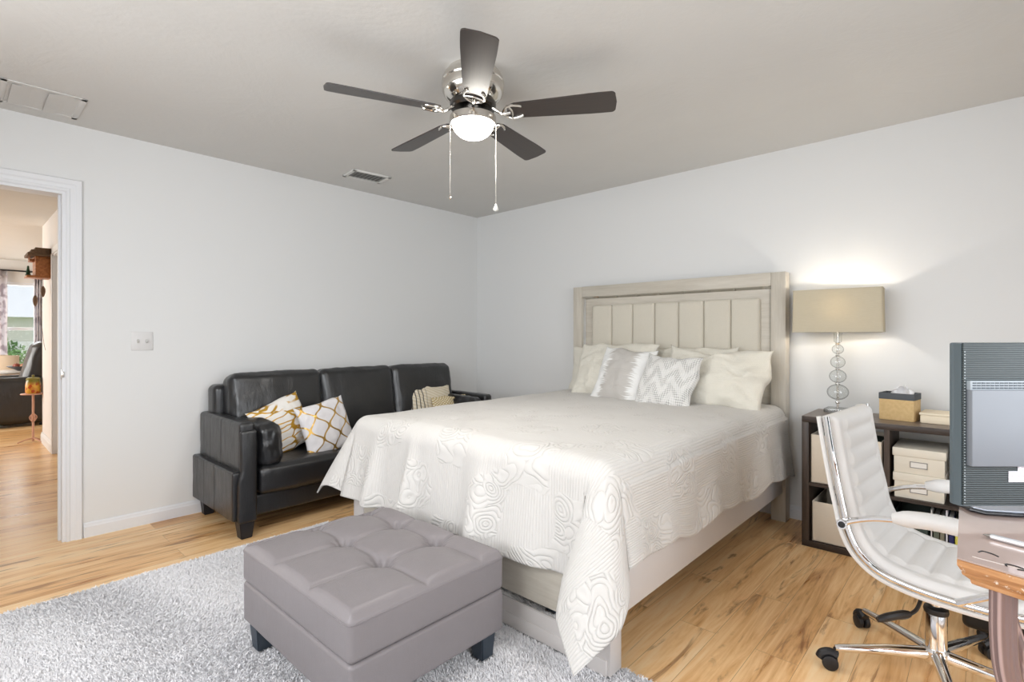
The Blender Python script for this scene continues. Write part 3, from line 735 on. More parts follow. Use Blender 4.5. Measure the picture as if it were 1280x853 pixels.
def build_quilt():
    xl, xr, yf, yh = 1.405, 2.925, -2.165, -0.15
    Rr = 0.075
    DL, DRt, DF = 0.50, 0.505, 0.505
    def axis_vals(a, b, n): return list(np.linspace(a, b, n))
    cu = axis_vals(xl - DL, xl, 52)[:-1] + axis_vals(xl, xr, 84)[:-1] + axis_vals(xr, xr + DRt, 58)
    cv = axis_vals(yh, yf, 110)[:-1] + axis_vals(yf, yf - DF, 62)
    nu, nv = len(cu), len(cv)
    def profile(d, phi):
        a0 = math.pi / 2 - phi
        if d < Rr * a0: a = d / Rr; return Rr * math.sin(a), Rr * (1 - math.cos(a))
        e = d - Rr * a0
        return Rr * math.sin(a0) + e * math.sin(phi), Rr * (1 - math.cos(a0)) + e * math.cos(phi)
    def sharp(x): return (abs(math.cos(x)) ** 0.7) * (1 if math.cos(x) > 0 else -1)
    V = []; UV = []
    for j in range(nv):
        for i in range(nu):
            X, Y = cu[i], cv[j]
            dx = max(0, X - xr) if X > xr else (min(0, X - xl) if X < xl else 0)
            dy = yf - Y if Y < yf else 0
            bx, by = min(max(X, xl), xr), max(Y, yf)
            tz = 0.008 * mnoise.noise(Vector((X * 2.2, Y * 2.2, 0))) + 0.004 * mnoise.noise(Vector((X * 7, Y * 7, 2)))
            tz += 0.016 * max(0, 1 - ((X - 2.16) / 0.8) ** 2)
            adx = abs(dx)
            if adx == 0 and dy == 0:
                x, y, z = X, Y, ZT + tz
            else:
                rho = math.hypot(adx, dy); th = math.atan2(dy, adx)     # 0 = side, pi/2 = foot
                w = math.sin(2 * th) if (adx > 0 and dy > 0) else 0.0
                sgn = 1 if X > 2.1 else -1
                grow = max(0.0, min(1.0, (rho - 0.06) / 0.40))
                # hanging waves
                wave = 0.0
                if dy > 0:
                    k = 1 - w
                    s1 = math.exp(-((X - 1.62) / 0.05) ** 2) * 0.055 + math.exp(-((X - 1.92) / 0.035) ** 2) * 0.075 + math.exp(-((X - 2.27) / 0.05) ** 2) * -0.020 + math.exp(-((X - 2.40) / 0.07) ** 2) * 0.075 + math.exp(-((X - 2.80) / 0.075) ** 2) * -0.035
                    wave += s1 * k * grow + 0.010 * mnoise.noise(Vector((X * 6, 1.7, rho * 1.5))) * grow
                if adx > 0 and dy == 0:
                    wave += (0.016 * math.sin(Y * 9.0 + 1.0) + 0.012 * math.sin(Y * 17 + 0.5)) * grow + 0.012 * mnoise.noise(Vector((Y * 6, 4.7, rho * 2))) * grow
                if sgn > 0:
                    phi = R_(5) + R_(12) * max(0, w) ** 0.8
                    if dy == 0: phi = R_(5) + R_(7) * max(0, min(1, (Y + 0.55) / 0.4)) * 0.8
                    if dy > 0 and adx == 0: phi = R_(5)
                else:
                    phi = R_(5) + R_(25) * max(0, w) ** 0.9
                    if dy > 0 and adx == 0: phi = R_(5) + R_(10) * max(0, 1 - (X - xl) / 0.3)
                    if dy == 0: phi = R_(6)
                # hem scallop
                sc = 1.0
                if dy == 0 and sgn > 0: sc = 1.0 - 0.045 * math.sin(Y * 9.0 + 0.4) - 0.03 * math.sin(Y * 17) - 0.03 * max(0, -Y - 1.0)
                if sgn > 0:
                    td_ = math.degrees(th); bs_ = 0.83 + 0.08 * (min(1, max(0, (Y - yf) / (yh - yf))) if dy == 0 else 0)
                    k_ = float(np.interp(td_, [0, 12, 26, 45, 70, 90], [0.83, 0.90, 0.99, 0.985, 0.98, 0.91]))
                    sc *= bs_ if dy == 0 else k_
                elif dy > 0 and adx == 0: sc = 0.91
                else: sc = float(np.interp(math.degrees(th), [0, 45, 90], [0.9, 0.9, 0.91]))
                rr = rho * (1 + (sc - 1) * grow)
                if w > 0 and sgn < 0: rr *= 1 - 0.18 * w
                out, down = profile(rr, phi)
                out += wave
                if w > 0 and sgn > 0:
                    tw_ = float(np.interp(math.degrees(th), [0, 10, 20, 30, 45, 60, 72, 82, 90], [0, 14, 28, 44, 76, 102, 114, 106, 90]))
                    tm_ = th + (R_(tw_) - th) * grow; ux, uy = math.cos(tm_), -math.sin(tm_)
                else: ux, uy = math.cos(th) * sgn, -math.sin(th)
                if adx == 0: ux, uy = 0, -1
                if dy == 0: ux, uy = sgn, 0
                x, y, z = bx + ux * out, by + uy * out, ZT + tz * max(0, 1 - rho / 0.15) - down
                z = max(z, 0.045)
                # never inside the mattress and frame
                if z > 0.02:
                    if dy > 0 and adx == 0: y = min(y, FY - 0.022) if down > 0.07 else y
                    if adx > 0 and dy == 0 and sgn > 0 and down > 0.07: x = max(x, BX1 + 0.012)
            V.append((x, y, z)); UV.append((X, Y))
    F = []
    for j in range(nv - 1):
        for i in range(nu - 1):
            a = j * nu + i; F.append((a, a + nu, a + nu + 1, a + 1))
    t = NT('white matelasse quilt'); uvx, uvy, _ = t.sep(t.coord('UV'))
    rid = t.math('ABSOLUTE', t.math('SINE', t.math('MULTIPLY', uvx, math.pi / 0.0125)))
    rid = t.math('POWER', rid, 0.6)
    uvv = t.comb(uvx, uvy, 0.0)
    wn_ = t.noise(uvv, 3.0, 2, 0.5, 0.0, 'Color')
    wv = t.node('ShaderNodeVectorMath', {0: uvv, 1: t.node('ShaderNodeVectorMath', {0: wn_, 'Scale': 0.30}, operation='SCALE').outputs[0]}, operation='ADD').outputs[0]
    vo = t.node('ShaderNodeTexVoronoi', {'Vector': wv, 'Scale': 8.5}, feature='F1').outputs['Distance']
    scroll = t.math('POWER', t.math('ABSOLUTE', t.math('SINE', t.math('MULTIPLY', vo, 21.0))), 0.55)
    me_ = t.math('MULTIPLY', t.math('SINE', t.math('MULTIPLY', uvx, 2 * math.pi / 0.46)), t.math('SINE', t.math('MULTIPLY', uvy, 2 * math.pi / 0.52)))
    mask = t.smooth(t.math('ADD', me_, t.math('MULTIPLY', t.math('SUBTRACT', t.noise(uvv, 5.0, 2), 0.5), 1.6)), 0.02, 0.12)
    h = t.math('ADD', t.math('MULTIPLY', rid, t.math('MULTIPLY_ADD', mask, -0.6, 0.6)), t.math('MULTIPLY', t.math('MULTIPLY', scroll, mask), 1.25))
    t.base(t.mix(t.noise(uvv, 4, 3), srgb(206, 203, 198), srgb(214, 211, 207)), 0.85, 0, 0.2); t.p.inputs['Sheen Weight'].default_value = 0.1
    t.bump(h, 0.75, 0.004)
    o = mesh_obj('quilt', V, F, t.m, None, uvs=UV)
    so = o.modifiers.new('thick', 'SOLIDIFY'); so.thickness = 0.009; so.offset = 1
    setp(o, 'white matelasse quilt spread over the bed with its corner hanging to the rug', 'quilt')
    return o
build_quilt()

# bed pillows
M['sham'] = fabric('ivory quilted sham', srgb(222, 218, 206), 300, 0.8, 0.85, 0.03)
t, u, v = uvmat('grey streak weave')
c0 = t.math('ABSOLUTE', t.math('SUBTRACT', u, 0.50))
jag = t.noise(t.comb(t.math('MULTIPLY', u, 1.5), t.math('MULTIPLY', v, 46.0), 0.0), 1.0, 3)
band = t.math('SUBTRACT', 1.0, t.smooth(t.math('ADD', c0, t.math('MULTIPLY', t.math('SUBTRACT', jag, 0.5), 0.5)), 0.24, 0.31))
t.base(t.mix(t.math('MULTIPLY', band, 0.85), srgb(232, 232, 230), srgb(180, 175, 169)), 0.85); t.bump(jag, 0.5, 0.006); M['streak'] = t.m
t, u, v = uvmat('grey lace diamond')
dia = t.math('MULTIPLY', t.math('SINE', t.math('MULTIPLY', t.math('ADD', u, v), 95)), t.math('SINE', t.math('MULTIPLY', t.math('SUBTRACT', u, v), 95)))
big = t.smooth(t.math('SINE', t.math('ADD', t.math('MULTIPLY', v, 20), t.math('MULTIPLY', t.math('PINGPONG', t.math('MULTIPLY', u, 3.0), 0.5), 12))), -0.4, 0.5)
f = t.math('MULTIPLY', t.smooth(dia, -0.3, 0.4), t.math('MULTIPLY_ADD', big, 0.7, 0.3))
t.base(t.mix(f, srgb(226, 225, 222), srgb(176, 175, 172)), 0.85); t.bump(dia, 0.35, 0.004); M['lace'] = t.m
HBY = -0.14
setp(pillow('bed_sham', (1.71, -0.235, 0.915), (1, 0.0, 0.0), (0, 0.20, 1), 0.66, 0.40, 0.12, M['sham'], seed=21, wr=0.010), 'ivory pillow sham behind the others at the left side of the headboard', 'pillow', 'pillows on the bed')
setp(pillow('bed_sham', (2.44, -0.245, 0.915), (1, 0.0, 0.02), (0, 0.20, 1), 0.62, 0.42, 0.12, M['sham'], seed=24, wr=0.010), 'ivory pillow sham flat to the headboard behind the large right sham', 'pillow', 'pillows on the bed')
setp(pillow('bed_sham', (1.875, -0.385, 0.935), (1, -0.03, 0.0), (0.05, 0.50, 1), 0.66, 0.46, 0.17, M['sham'], seed=27, wr=0.014), 'ivory textured sham at the left of the bed, behind the grey streaked pillow', 'pillow', 'pillows on the bed')
setp(pillow('bed_sham', (2.64, -0.40, 0.915), (1, 0.05, -0.07), (0.16, 0.55, 1), 0.70, 0.44, 0.21, M['sham'], seed=33, wr=0.020, pinch=0.10), 'large ivory crinkled sham at the right end of the bed nearest the lamp', 'pillow', 'pillows on the bed')
setp(pillow('accent_pillow', (2.05, -0.535, 0.915), (1, -0.08, -0.04), (0.10, 0.52, 1), 0.43, 0.44, 0.15, M['streak'], seed=40, wr=0.010), 'white square bed pillow with grey brown streaked centre band', 'pillow', 'pillows on the bed')
setp(pillow('accent_pillow', (2.43, -0.615, 0.895), (1, -0.03, -0.05), (0.10, 0.52, 1), 0.40, 0.39, 0.14, M['lace'], seed=47, wr=0.010), 'square grey and white lace patterned pillow in the middle of the bed', 'pillow', 'pillows on the bed')

# ------------------------------------------------------------------ cube bookshelf, its contents and what stands on it
SX0, SX1, SY0, SY1, SZ = 3.170, 4.66, -0.450, -0.060, 0.742
shelf = thing('cube_bookshelf', 'dark brown low cube bookshelf along the back wall beside the bed', 'bookshelf', ((SX0 + SX1) / 2, -0.255, 0))
th = 0.036
MB().b2((SX0, SY0, SZ - 0.034), (SX1, SY1, SZ - 0.0015), 0.002).build('top_board', M['shelf'], shelf)
MB().b2((SX0 + 0.001, SY0 + 0.001, SZ - 0.003), (SX1 - 0.001, SY1 - 0.001, SZ)).build('top_surface', M['shelf_top'], shelf, False)
MB().b2((SX0, SY0, 0), (SX1, SY1, th), 0.002).build('bottom_board', M['shelf'], shelf)
for x in (SX0, SX1 - th): MB().b2((x, SY0, th), (x + th, SY1, SZ - 0.034), 0.002).build('side_board', M['shelf_v'], shelf)
DIV = [3.556, 3.922, 4.288]
for x in DIV: MB().b2((x, SY0 + 0.002, th), (x + 0.024, SY1, SZ - 0.034)).build('divider', M['shelf_v'], shelf, False)
edges = [SX0 + th] + [v_ for d in DIV for v_ in (d, d + 0.024)] + [SX1 - th]
for k in range(4): MB().b2((edges[2 * k], SY0 + 0.002, 0.348), (edges[2 * k + 1], SY1, 0.366)).build('middle_shelf', M['shelf'], shelf, False)

M['bin'] = fabric('beige canvas bin', srgb(214, 202, 184), 420, 0.2)
def open_bin(name, label, x0, x1, y0, y1, z0, z1, m, handle=True):
    r = thing(name, label, 'storage bin', ((x0 + x1) / 2, (y0 + y1) / 2, z0))
    b = MB(); tt = 0.006
    b.b2((x0, y0, z0), (x1, y0 + tt, z1), 0.002).b2((x0, y1 - tt, z0), (x1, y1, z1), 0.002).b2((x0, y0, z0), (x0 + tt, y1, z1), 0.002).b2((x1 - tt, y0, z0), (x1, y1, z1), 0.002).b2((x0, y0, z0), (x1, y1, z0 + tt), 0.002)
    b.build('bin_body', m, r)
    if handle:
        h = MB(); h.box(((x0 + x1) / 2, y0 - 0.003, z0 + (z1 - z0) * 0.66), (0.09, 0.004, 0.022), bev=0.0015); h.build('pull_tab', m, r)
    return r
open_bin('fabric_bin', 'beige canvas bin in the top left cube of the bookshelf', 3.214, 3.548, -0.44, -0.10, 0.367, 0.640, M['bin'])
open_bin('fabric_bin', 'beige canvas bin with papers in the bottom left cube of the bookshelf', 3.220, 3.546, -0.44, -0.10, 0.037, 0.262, M['bin'])
def slab(name, label, cat, c, d, m, rz=0.0, rot=None, group=None, bev=0.002):
    return setp(MB().box(c, d, rz=rz, bev=bev, rot=rot).build(name, m), label, cat, group)
slab('file_folder', 'dark green folder standing in the lower beige bin', 'folder', (3.30, -0.27, 0.168), (0.012, 0.26, 0.25), plain('green card', srgb(40, 62, 52), 0.6), rot=Matrix.Rotation(R_(8), 3, 'Y'))
slab('file_folder', 'grey green folder with a curled edge, in the lower beige bin beside the dark one', 'folder', (3.39, -0.27, 0.160), (0.010, 0.26, 0.235), plain('grey green card', srgb(110, 124, 112), 0.6), rot=Matrix.Rotation(R_(12), 3, 'Y'))
slab('notebook', 'small dark red notebook peeking out of the lower beige bin', 'notebook', (3.455, -0.33, 0.158), (0.030, 0.16, 0.23), plain('dark red cover', srgb(96, 34, 34), 0.5), rot=Matrix.Rotation(R_(5), 3, 'Y'))
slab('linen_cloth', 'folded dark green cloth inside the upper beige bin', 'cloth', (3.38, -0.27, 0.60), (0.30, 0.30, 0.05), plain('green cloth', srgb(70, 88, 74), 0.9, bump=(60, 0.4)), bev=0.02)

M['boxw'] = plain('ivory storage box', srgb(226, 219, 203), 0.55, bump=(200, 0.04)); M['labelp'] = plain('paper label', srgb(232, 228, 220), 0.7); M['pewter'] = plain('pewter', (0.30, 0.29, 0.28), 0.35, 1.0)
def storage_box(label, x0, x1, y0, y1, z0, z1):
    r = thing('storage_box', label, 'box', ((x0 + x1) / 2, (y0 + y1) / 2, z0), group='ivory storage boxes in the bookshelf')
    lh = 0.042
    MB().b2((x0 + 0.006, y0 + 0.006, z0), (x1 - 0.006, y1 - 0.006, z1 - 0.004), 0.002).build('box_body', M['boxw'], r)
    MB().b2((x0, y0, z1 - lh), (x1, y1, z1), 0.003).build('lid', M['boxw'], r)
    cx, zc = (x0 + x1) / 2, z0 + (z1 - lh - z0) * 0.55
    h = MB(); w, hh, tt = 0.034, 0.014, 0.003
    yy = y0 + 0.004
    for c, d in (((cx, yy, zc + hh), (2 * w, 0.004, tt)), ((cx, yy, zc - hh), (2 * w, 0.004, tt)), ((cx - w, yy, zc), (tt, 0.004, 2 * hh + tt)), ((cx + w, yy, zc), (tt, 0.004, 2 * hh + tt))): h.box(c, d)
    ho = h.build('label_holder', M['pewter'], r); setp(ho, 'metal label holder')
    MB().box((cx, yy + 0.001, zc), (2 * w - tt, 0.0015, 2 * hh - tt)).build('label_card', M['labelp'], ho)
storage_box('ivory lidded storage box with metal label holder, upper one of the stacked pair', 3.590, 3.806, -0.435, -0.12, 0.494, 0.622)
storage_box('ivory lidded storage box with metal label holder, lower one of the stacked pair', 3.592, 3.804, -0.435, -0.12, 0.366, 0.4935)

open_bin('fabric_bin', 'dark green open crate in the bottom second cube of the bookshelf', 3.588, 3.735, -0.43, -0.10, 0.037, 0.262, plain('dark green crate', srgb(46, 60, 52), 0.6), False)
bk = [(3.745, 0.006, 0.29, (232, 230, 224), 'thin white magazine standing beside the dark green crate'), (3.756, 0.022, 0.262, (92, 98, 84), 'olive grey book next to the thin white magazine in the bookshelf'), (3.781, 0.018, 0.255, (126, 122, 104), 'khaki book between the olive and white spines in the bookshelf'),
      (3.803, 0.008, 0.30, (220, 220, 226), 'white magazine holder between khaki and navy spines'), (3.815, 0.020, 0.27, (32, 36, 86), 'navy blue book next to the white magazine holder'), (3.838, 0.016, 0.235, (214, 206, 96), 'yellow book beside the navy blue book on the bottom shelf'),
      (3.857, 0.024, 0.265, (40, 52, 110), 'royal blue book between yellow and white spines'), (3.884, 0.007, 0.29, (236, 234, 230), 'white magazine beside the orange book'), (3.894, 0.022, 0.25, (196, 104, 62), 'orange book at the end of the bottom shelf cube')]
for (bx, bw, bh, colr, lab) in bk:
    r = thing('book', lab, 'book', (bx + bw / 2, -0.30, 0.037), group='books in the bottom bookshelf cube')
    cov = plain('book cover', srgb(*colr), 0.5)
    c_ = MB(); c_.b2((bx, -0.425, 0.037), (bx + bw, -0.421, 0.037 + bh)).b2((bx, -0.425, 0.037), (bx + 0.0015, -0.22, 0.037 + bh)).b2((bx + bw - 0.0015, -0.425, 0.037), (bx + bw, -0.22, 0.037 + bh)); c_.build('cover', cov, r, False)
    MB().b2((bx + 0.0016, -0.421, 0.040), (bx + bw - 0.0016, -0.223, 0.034 + bh)).build('page_block', M['labelp'], r, False)

# table lamp
LX, LY = 3.292, -0.145
lamp = thing('table_lamp', 'table lamp with stacked clear glass balls and rectangular cream shade on the bookshelf', 'lamp', (LX, LY, SZ))
tcx = NT('clear crystal'); lw_ = tcx.node('ShaderNodeLayerWeight', {'Blend': 0.5}).outputs['Facing']
trp = tcx.node('ShaderNodeBsdfTransparent', {'Color': tcx.ramp(lw_, [(0.45, (0.93, 0.94, 0.94)), (0.93, (0.50, 0.50, 0.48))])}); glp = tcx.node('ShaderNodeBsdfGlossy', {'Roughness': 0.03})
mxp = tcx.node('ShaderNodeMixShader', {0: tcx.math('MULTIPLY_ADD', tcx.math('POWER', lw_, 3.0), 0.45, 0.07)}); tcx.link(trp.outputs[0], mxp.inputs[1]); tcx.link(glp.outputs[0], mxp.inputs[2]); tcx.link(mxp.outputs[0], tcx.out.inputs[0]); M['crystal'] = tcx.m
MB().box((LX, LY, SZ + 0.012), (0.125, 0.125, 0.022), bev=0.003).build('acrylic_base', M['crystal'], lamp)
MB().tube([(LX, LY, SZ + 0.02), (LX, LY, 1.25)], 0.006, 12).build('stem', M['nickel'], lamp)
for (z, rx, rz_) in ((0.862, 0.057, 0.047), (0.957, 0.045, 0.040), (1.042, 0.039, 0.036), (1.119, 0.031, 0.029)):
    b = MB(); b.lathe([(max(0.0065, rx * math.sin(a)), -rz_ * math.cos(a)) for a in np.linspace(0.12, math.pi - 0.12, 20)] , (LX, LY, z), 32); b.build('glass_ball', M['crystal'], lamp)
for z in (0.80, 0.912, 1.001, 1.081, 1.152):
    b = MB(); b.lathe([(0, -0.006), (0.012, -0.006), (0.014, 0), (0.012, 0.006), (0, 0.006)], (LX, LY, z), 20); b.build('metal_spacer', M['chrome'], lamp)
b = MB(); b.lathe([(0.008, 0), (0.020, 0.004), (0.021, 0.05), (0.024, 0.058), (0.0, 0.060)], (LX, LY, 1.158), 24); b.build('lamp_socket', M['crystal'], lamp)
ts = NT('cream lamp shade'); pz = ts.coord('Object')
xx, yy_, zz_ = ts.sep(pz)
weave = ts.noise(ts.mapping(pz, (40, 40, 400)), 1.0, 2)
dif = ts.node('ShaderNodeBsdfDiffuse', {'Color': ts.mix(weave, srgb(196, 188, 166), srgb(210, 202, 182))}); trn = ts.node('ShaderNodeBsdfTranslucent', {'Color': (*srgb(226, 212, 182), 1)})
mx = ts.node('ShaderNodeMixShader', {0: 0.16}); ts.link(dif.outputs[0], mx.inputs[1]); ts.link(trn.outputs[0], mx.inputs[2]); ts.link(mx.outputs[0], ts.out.inputs[0]); M['shade'] = ts.m
sh = MB(); rings = []
SHR = R_(4)
def rrot(pts): return [(LX + (x - LX) * math.cos(SHR) - (y - LY) * math.sin(SHR), LY + (x - LX) * math.sin(SHR) + (y - LY) * math.cos(SHR)) for x, y in pts]
for z, hx, hy in ((1.224, 0.228, 0.105), (1.474, 0.224, 0.101)):
    rings.append([[sh.bm.verts.new((x, y, z)) for x, y in rrot(rrect(LX, LY, hx - d, hy - d, 0.012))] for d in (0, 0.002)])
n_ = len(rings[0][0])
for i in range(n_):
    j = (i + 1) % n_
    sh.bm.faces.new((rings[0][0][i], rings[0][0][j], rings[1][0][j], rings[1][0][i])); sh.bm.faces.new((rings[0][1][j], rings[0][1][i], rings[1][1][i], rings[1][1][j]))
    for q in (0, 1): sh.bm.faces.new((rings[q][0][i], rings[q][0][j], rings[q][1][j], rings[q][1][i]))
so_ = sh.build('lamp_shade', M['shade'], lamp, True, 40)
bmat_ = plain('shade trim', srgb(200, 192, 172), 0.7)
for z, hx, hy in ((1.2235, 0.2285, 0.1055), (1.4745, 0.2245, 0.1015)):
    rim = MB(); rim.tube([(x, y, z) for x, y in rrot(rrect(LX, LY, hx, hy, 0.012))], 0.0022, 6, closed=True); rim.build('shade_binding', bmat_, so_)
fr = MB(); fr.tube([(LX - 0.222, LY, 1.462), (LX + 0.222, LY, 1.462)], 0.002, 6).tube([(LX, LY - 0.10, 1.462), (LX, LY + 0.10, 1.462)], 0.002, 6).tube([(LX, LY, 1.33), (LX, LY, 1.475)], 0.003, 6); fr.build('shade_spider', M['nickel'], lamp)
bm_ = MB(); bm_.lathe([(0, -0.04), (0.012, -0.038), (0.014, -0.02), (0.026, 0.012), (0.028, 0.026), (0.020, 0.044), (0, 0.052)], (LX, LY, 1.300), 20); bm_.build('bulb', emis('warm bulb', (1.0, 0.82, 0.58), 6.0), lamp)
ld = bpy.data.lights.new('lamp_light', 'POINT'); ld.energy = 5.5; ld.color = (1.0, 0.93, 0.84); ld.shadow_soft_size = 0.02
lo = bpy.data.objects.new('lamp_light', ld); COL.objects.link(lo); lo.location = (LX, LY, 1.365)

# tissue box with woven cover
TX, TY = 3.600, -0.225; tr_ = R_(-8)
tis = thing('tissue_box', 'woven straw tissue box with dark grey rim and tissue on the bookshelf', 'tissue box', (TX, TY, SZ), tr_)
def RZ(c, r_): return Matrix.Translation(Vector(c)) @ Matrix.Rotation(r_, 4, 'Z')
t = NT('woven straw'); p = t.coord('Object'); x_, y_, z_ = t.sep(p)
wv = t.math('MULTIPLY', t.math('SINE', t.math('MULTIPLY', t.math('ADD', x_, y_), 900)), t.math('SINE', t.math('MULTIPLY', z_, 900)))
t.base(t.mix(t.math('ADD', t.math('MULTIPLY', t.noise(p, 60, 4), 0.8), t.math('MULTIPLY', wv, 0.15)), srgb(196, 160, 104), srgb(240, 212, 160)), 0.7); t.bump(wv, 0.4, 0.002); M['straw'] = t.m
Mt = RZ((TX, TY, SZ), tr_)
def wallbox(mb, Mx, sx, sy, z0, z1, tk):
    for c, d in (((0, -sy + tk / 2), (2 * sx, tk)), ((0, sy - tk / 2), (2 * sx, tk)), ((-sx + tk / 2, 0), (tk, 2 * sy - 2 * tk)), ((sx - tk / 2, 0), (tk, 2 * sy - 2 * tk))):
        mb.box(Mx @ Vector((c[0], c[1], (z0 + z1) / 2)), (d[0], d[1], z1 - z0), rz=math.atan2(Mx[1][0], Mx[0][0]), bev=0.0015)
w1 = MB(); wallbox(w1, Mt, 0.078, 0.066, 0.0, 0.120, 0.006); w1.box(Mt @ Vector((0, 0, 0.10)), (0.14, 0.12, 0.006), rz=tr_); w1.build('woven_body', M['straw'], tis)
w2 = MB(); wallbox(w2, Mt, 0.080, 0.068, 0.112, 0.146, 0.008); setp(w2.build('rim_band', plain('charcoal band', srgb(84, 88, 92), 0.8, bump=(300, 0.2)), tis), 'dark grey rim')
V = []; F = []
for j in range(13):
    for i in range(13):
        a, b = i / 12 - 0.5, j / 12
        wdt = 0.075 * (0.35 + 0.9 * b) * (1 - 0.75 * b ** 3)
        lx = a * wdt * 2.0 + 0.02 * b; ly = 0.020 * math.sin(a * 9 + b * 2) + 0.012 * mnoise.noise(Vector((a * 4, b * 4, 1))); lz = 0.102 + 0.088 * b * (1 - 0.5 * abs(a)) + 0.006 * math.sin(a * 14)
        V.append(Mt @ Vector((lx, ly, lz)))
for j in range(12):
    for i in range(12): F.append((j * 13 + i, j * 13 + i + 1, (j + 1) * 13 + i + 1, (j + 1) * 13 + i))
to = mesh_obj('tissue', V, F, plain('white tissue', (0.85, 0.85, 0.86), 0.9), tis); so = to.modifiers.new('t', 'SOLIDIFY'); so.thickness = 0.0015

# cream book / keepsake box lying on the shelf
kb = thing('keepsake_box', 'flat cream box lying on the bookshelf right of the tissue box', 'box', (3.83, -0.22, SZ), R_(-4))
Mk = RZ((3.83, -0.22, SZ), R_(-4)); M['cream'] = plain('cream paper', srgb(240, 226, 200), 0.6, bump=(120, 0.06))
MB().box(Mk @ Vector((0, 0, 0.021)), (0.262, 0.172, 0.042), rz=R_(-4), bev=0.004).build('box_base', M['cream'], kb)
MB().box(Mk @ Vector((0, 0, 0.048)), (0.270, 0.180, 0.013), rz=R_(-4), bev=0.004).build('box_lid', M['cream'], kb)

# ------------------------------------------------------------------ ceiling fan
FXc, FYc = 2.180, -2.098
fan = thing('ceiling_fan', 'five blade brushed nickel ceiling fan with lit bowl light', 'ceiling fan', (FXc, FYc, CE))
M['fan_metal'] = plain('polished nickel', (0.72, 0.69, 0.64), 0.12, 1.0)
h = MB(); h.lathe([(0.0, 0), (0.118, 0), (0.122, -0.010), (0.134, -0.022), (0.143, -0.040), (0.146, -0.056), (0.143, -0.062), (0.146, -0.068), (0.144, -0.095), (0.138, -0.112), (0.128, -0.126), (0.112, -0.138), (0.104, -0.142), (0.10, -0.145), (0, -0.145)], (FXc, FYc, CE), 56)
h.build('motor_housing', M['fan_metal'], fan)
rt = MB(); rt.lathe([(0.0, -0.145), (0.104, -0.145), (0.108, -0.152), (0.108, -0.172), (0.098, -0.182), (0.055, -0.186), (0.050, -0.186), (0.0, -0.186)], (FXc, FYc, CE), 48); rt.build('rotor', plain('dark nickel', (0.10, 0.095, 0.09), 0.25, 1.0), fan)
lf = MB(); lf.lathe([(0.0, -0.185), (0.042, -0.186), (0.044, -0.20), (0.060, -0.206), (0.098, -0.210), (0.108, -0.216), (0.109, -0.246), (0.104, -0.250), (0.098, -0.246), (0, -0.24)], (FXc, FYc, CE), 56); lf.build('light_fitter', M['nickel'], fan)
gb = MB(); gb.lathe([(0.097, -0.244)] + [(0.097 * math.cos(a), -0.246 - 0.072 * math.sin(a)) for a in np.linspace(0, math.pi / 2, 18)][:-1] + [(0, -0.318)], (FXc, FYc, CE), 48)
tb = NT('lit frosted bowl'); tb.base((0.95, 0.93, 0.88), 0.35); lw = tb.node('ShaderNodeLayerWeight', {'Blend': 0.35}).outputs['Facing']
tb.set(tb.p.inputs['Emission Color'], (1.0, 0.95, 0.86)); tb.p.inputs['Emission Strength'].default_value = 26; M['bowl'] = tb.m
gb.build('glass_bowl', M['bowl'], fan)
fl = bpy.data.lights.new('fan_light', 'SPOT'); fl.energy = 36; fl.spot_size = R_(165); fl.spot_blend = 0.9; fl.color = (1.0, 0.97, 0.92); fl.shadow_soft_size = 0.07
flo = bpy.data.objects.new('fan_light', fl); COL.objects.link(flo); flo.location = (FXc, FYc, 2.06)
tw = NT('espresso blade wood'); p = tw.coord('UV'); ux_, uy_, _ = tw.sep(p)
g = tw.noise(tw.comb(tw.math('MULTIPLY', ux_, 3.0), tw.math('MULTIPLY', uy_, 120.0), 0.0), 1.0, 5)
tw.base(tw.ramp(g, [(0.3, srgb(30, 20, 16)), (0.7, srgb(48, 34, 27))]), 0.36, 0, 0.9); tw.p.inputs['IOR'].default_value = 1.6; M['blade'] = tw.m
BZ = CE - 0.200
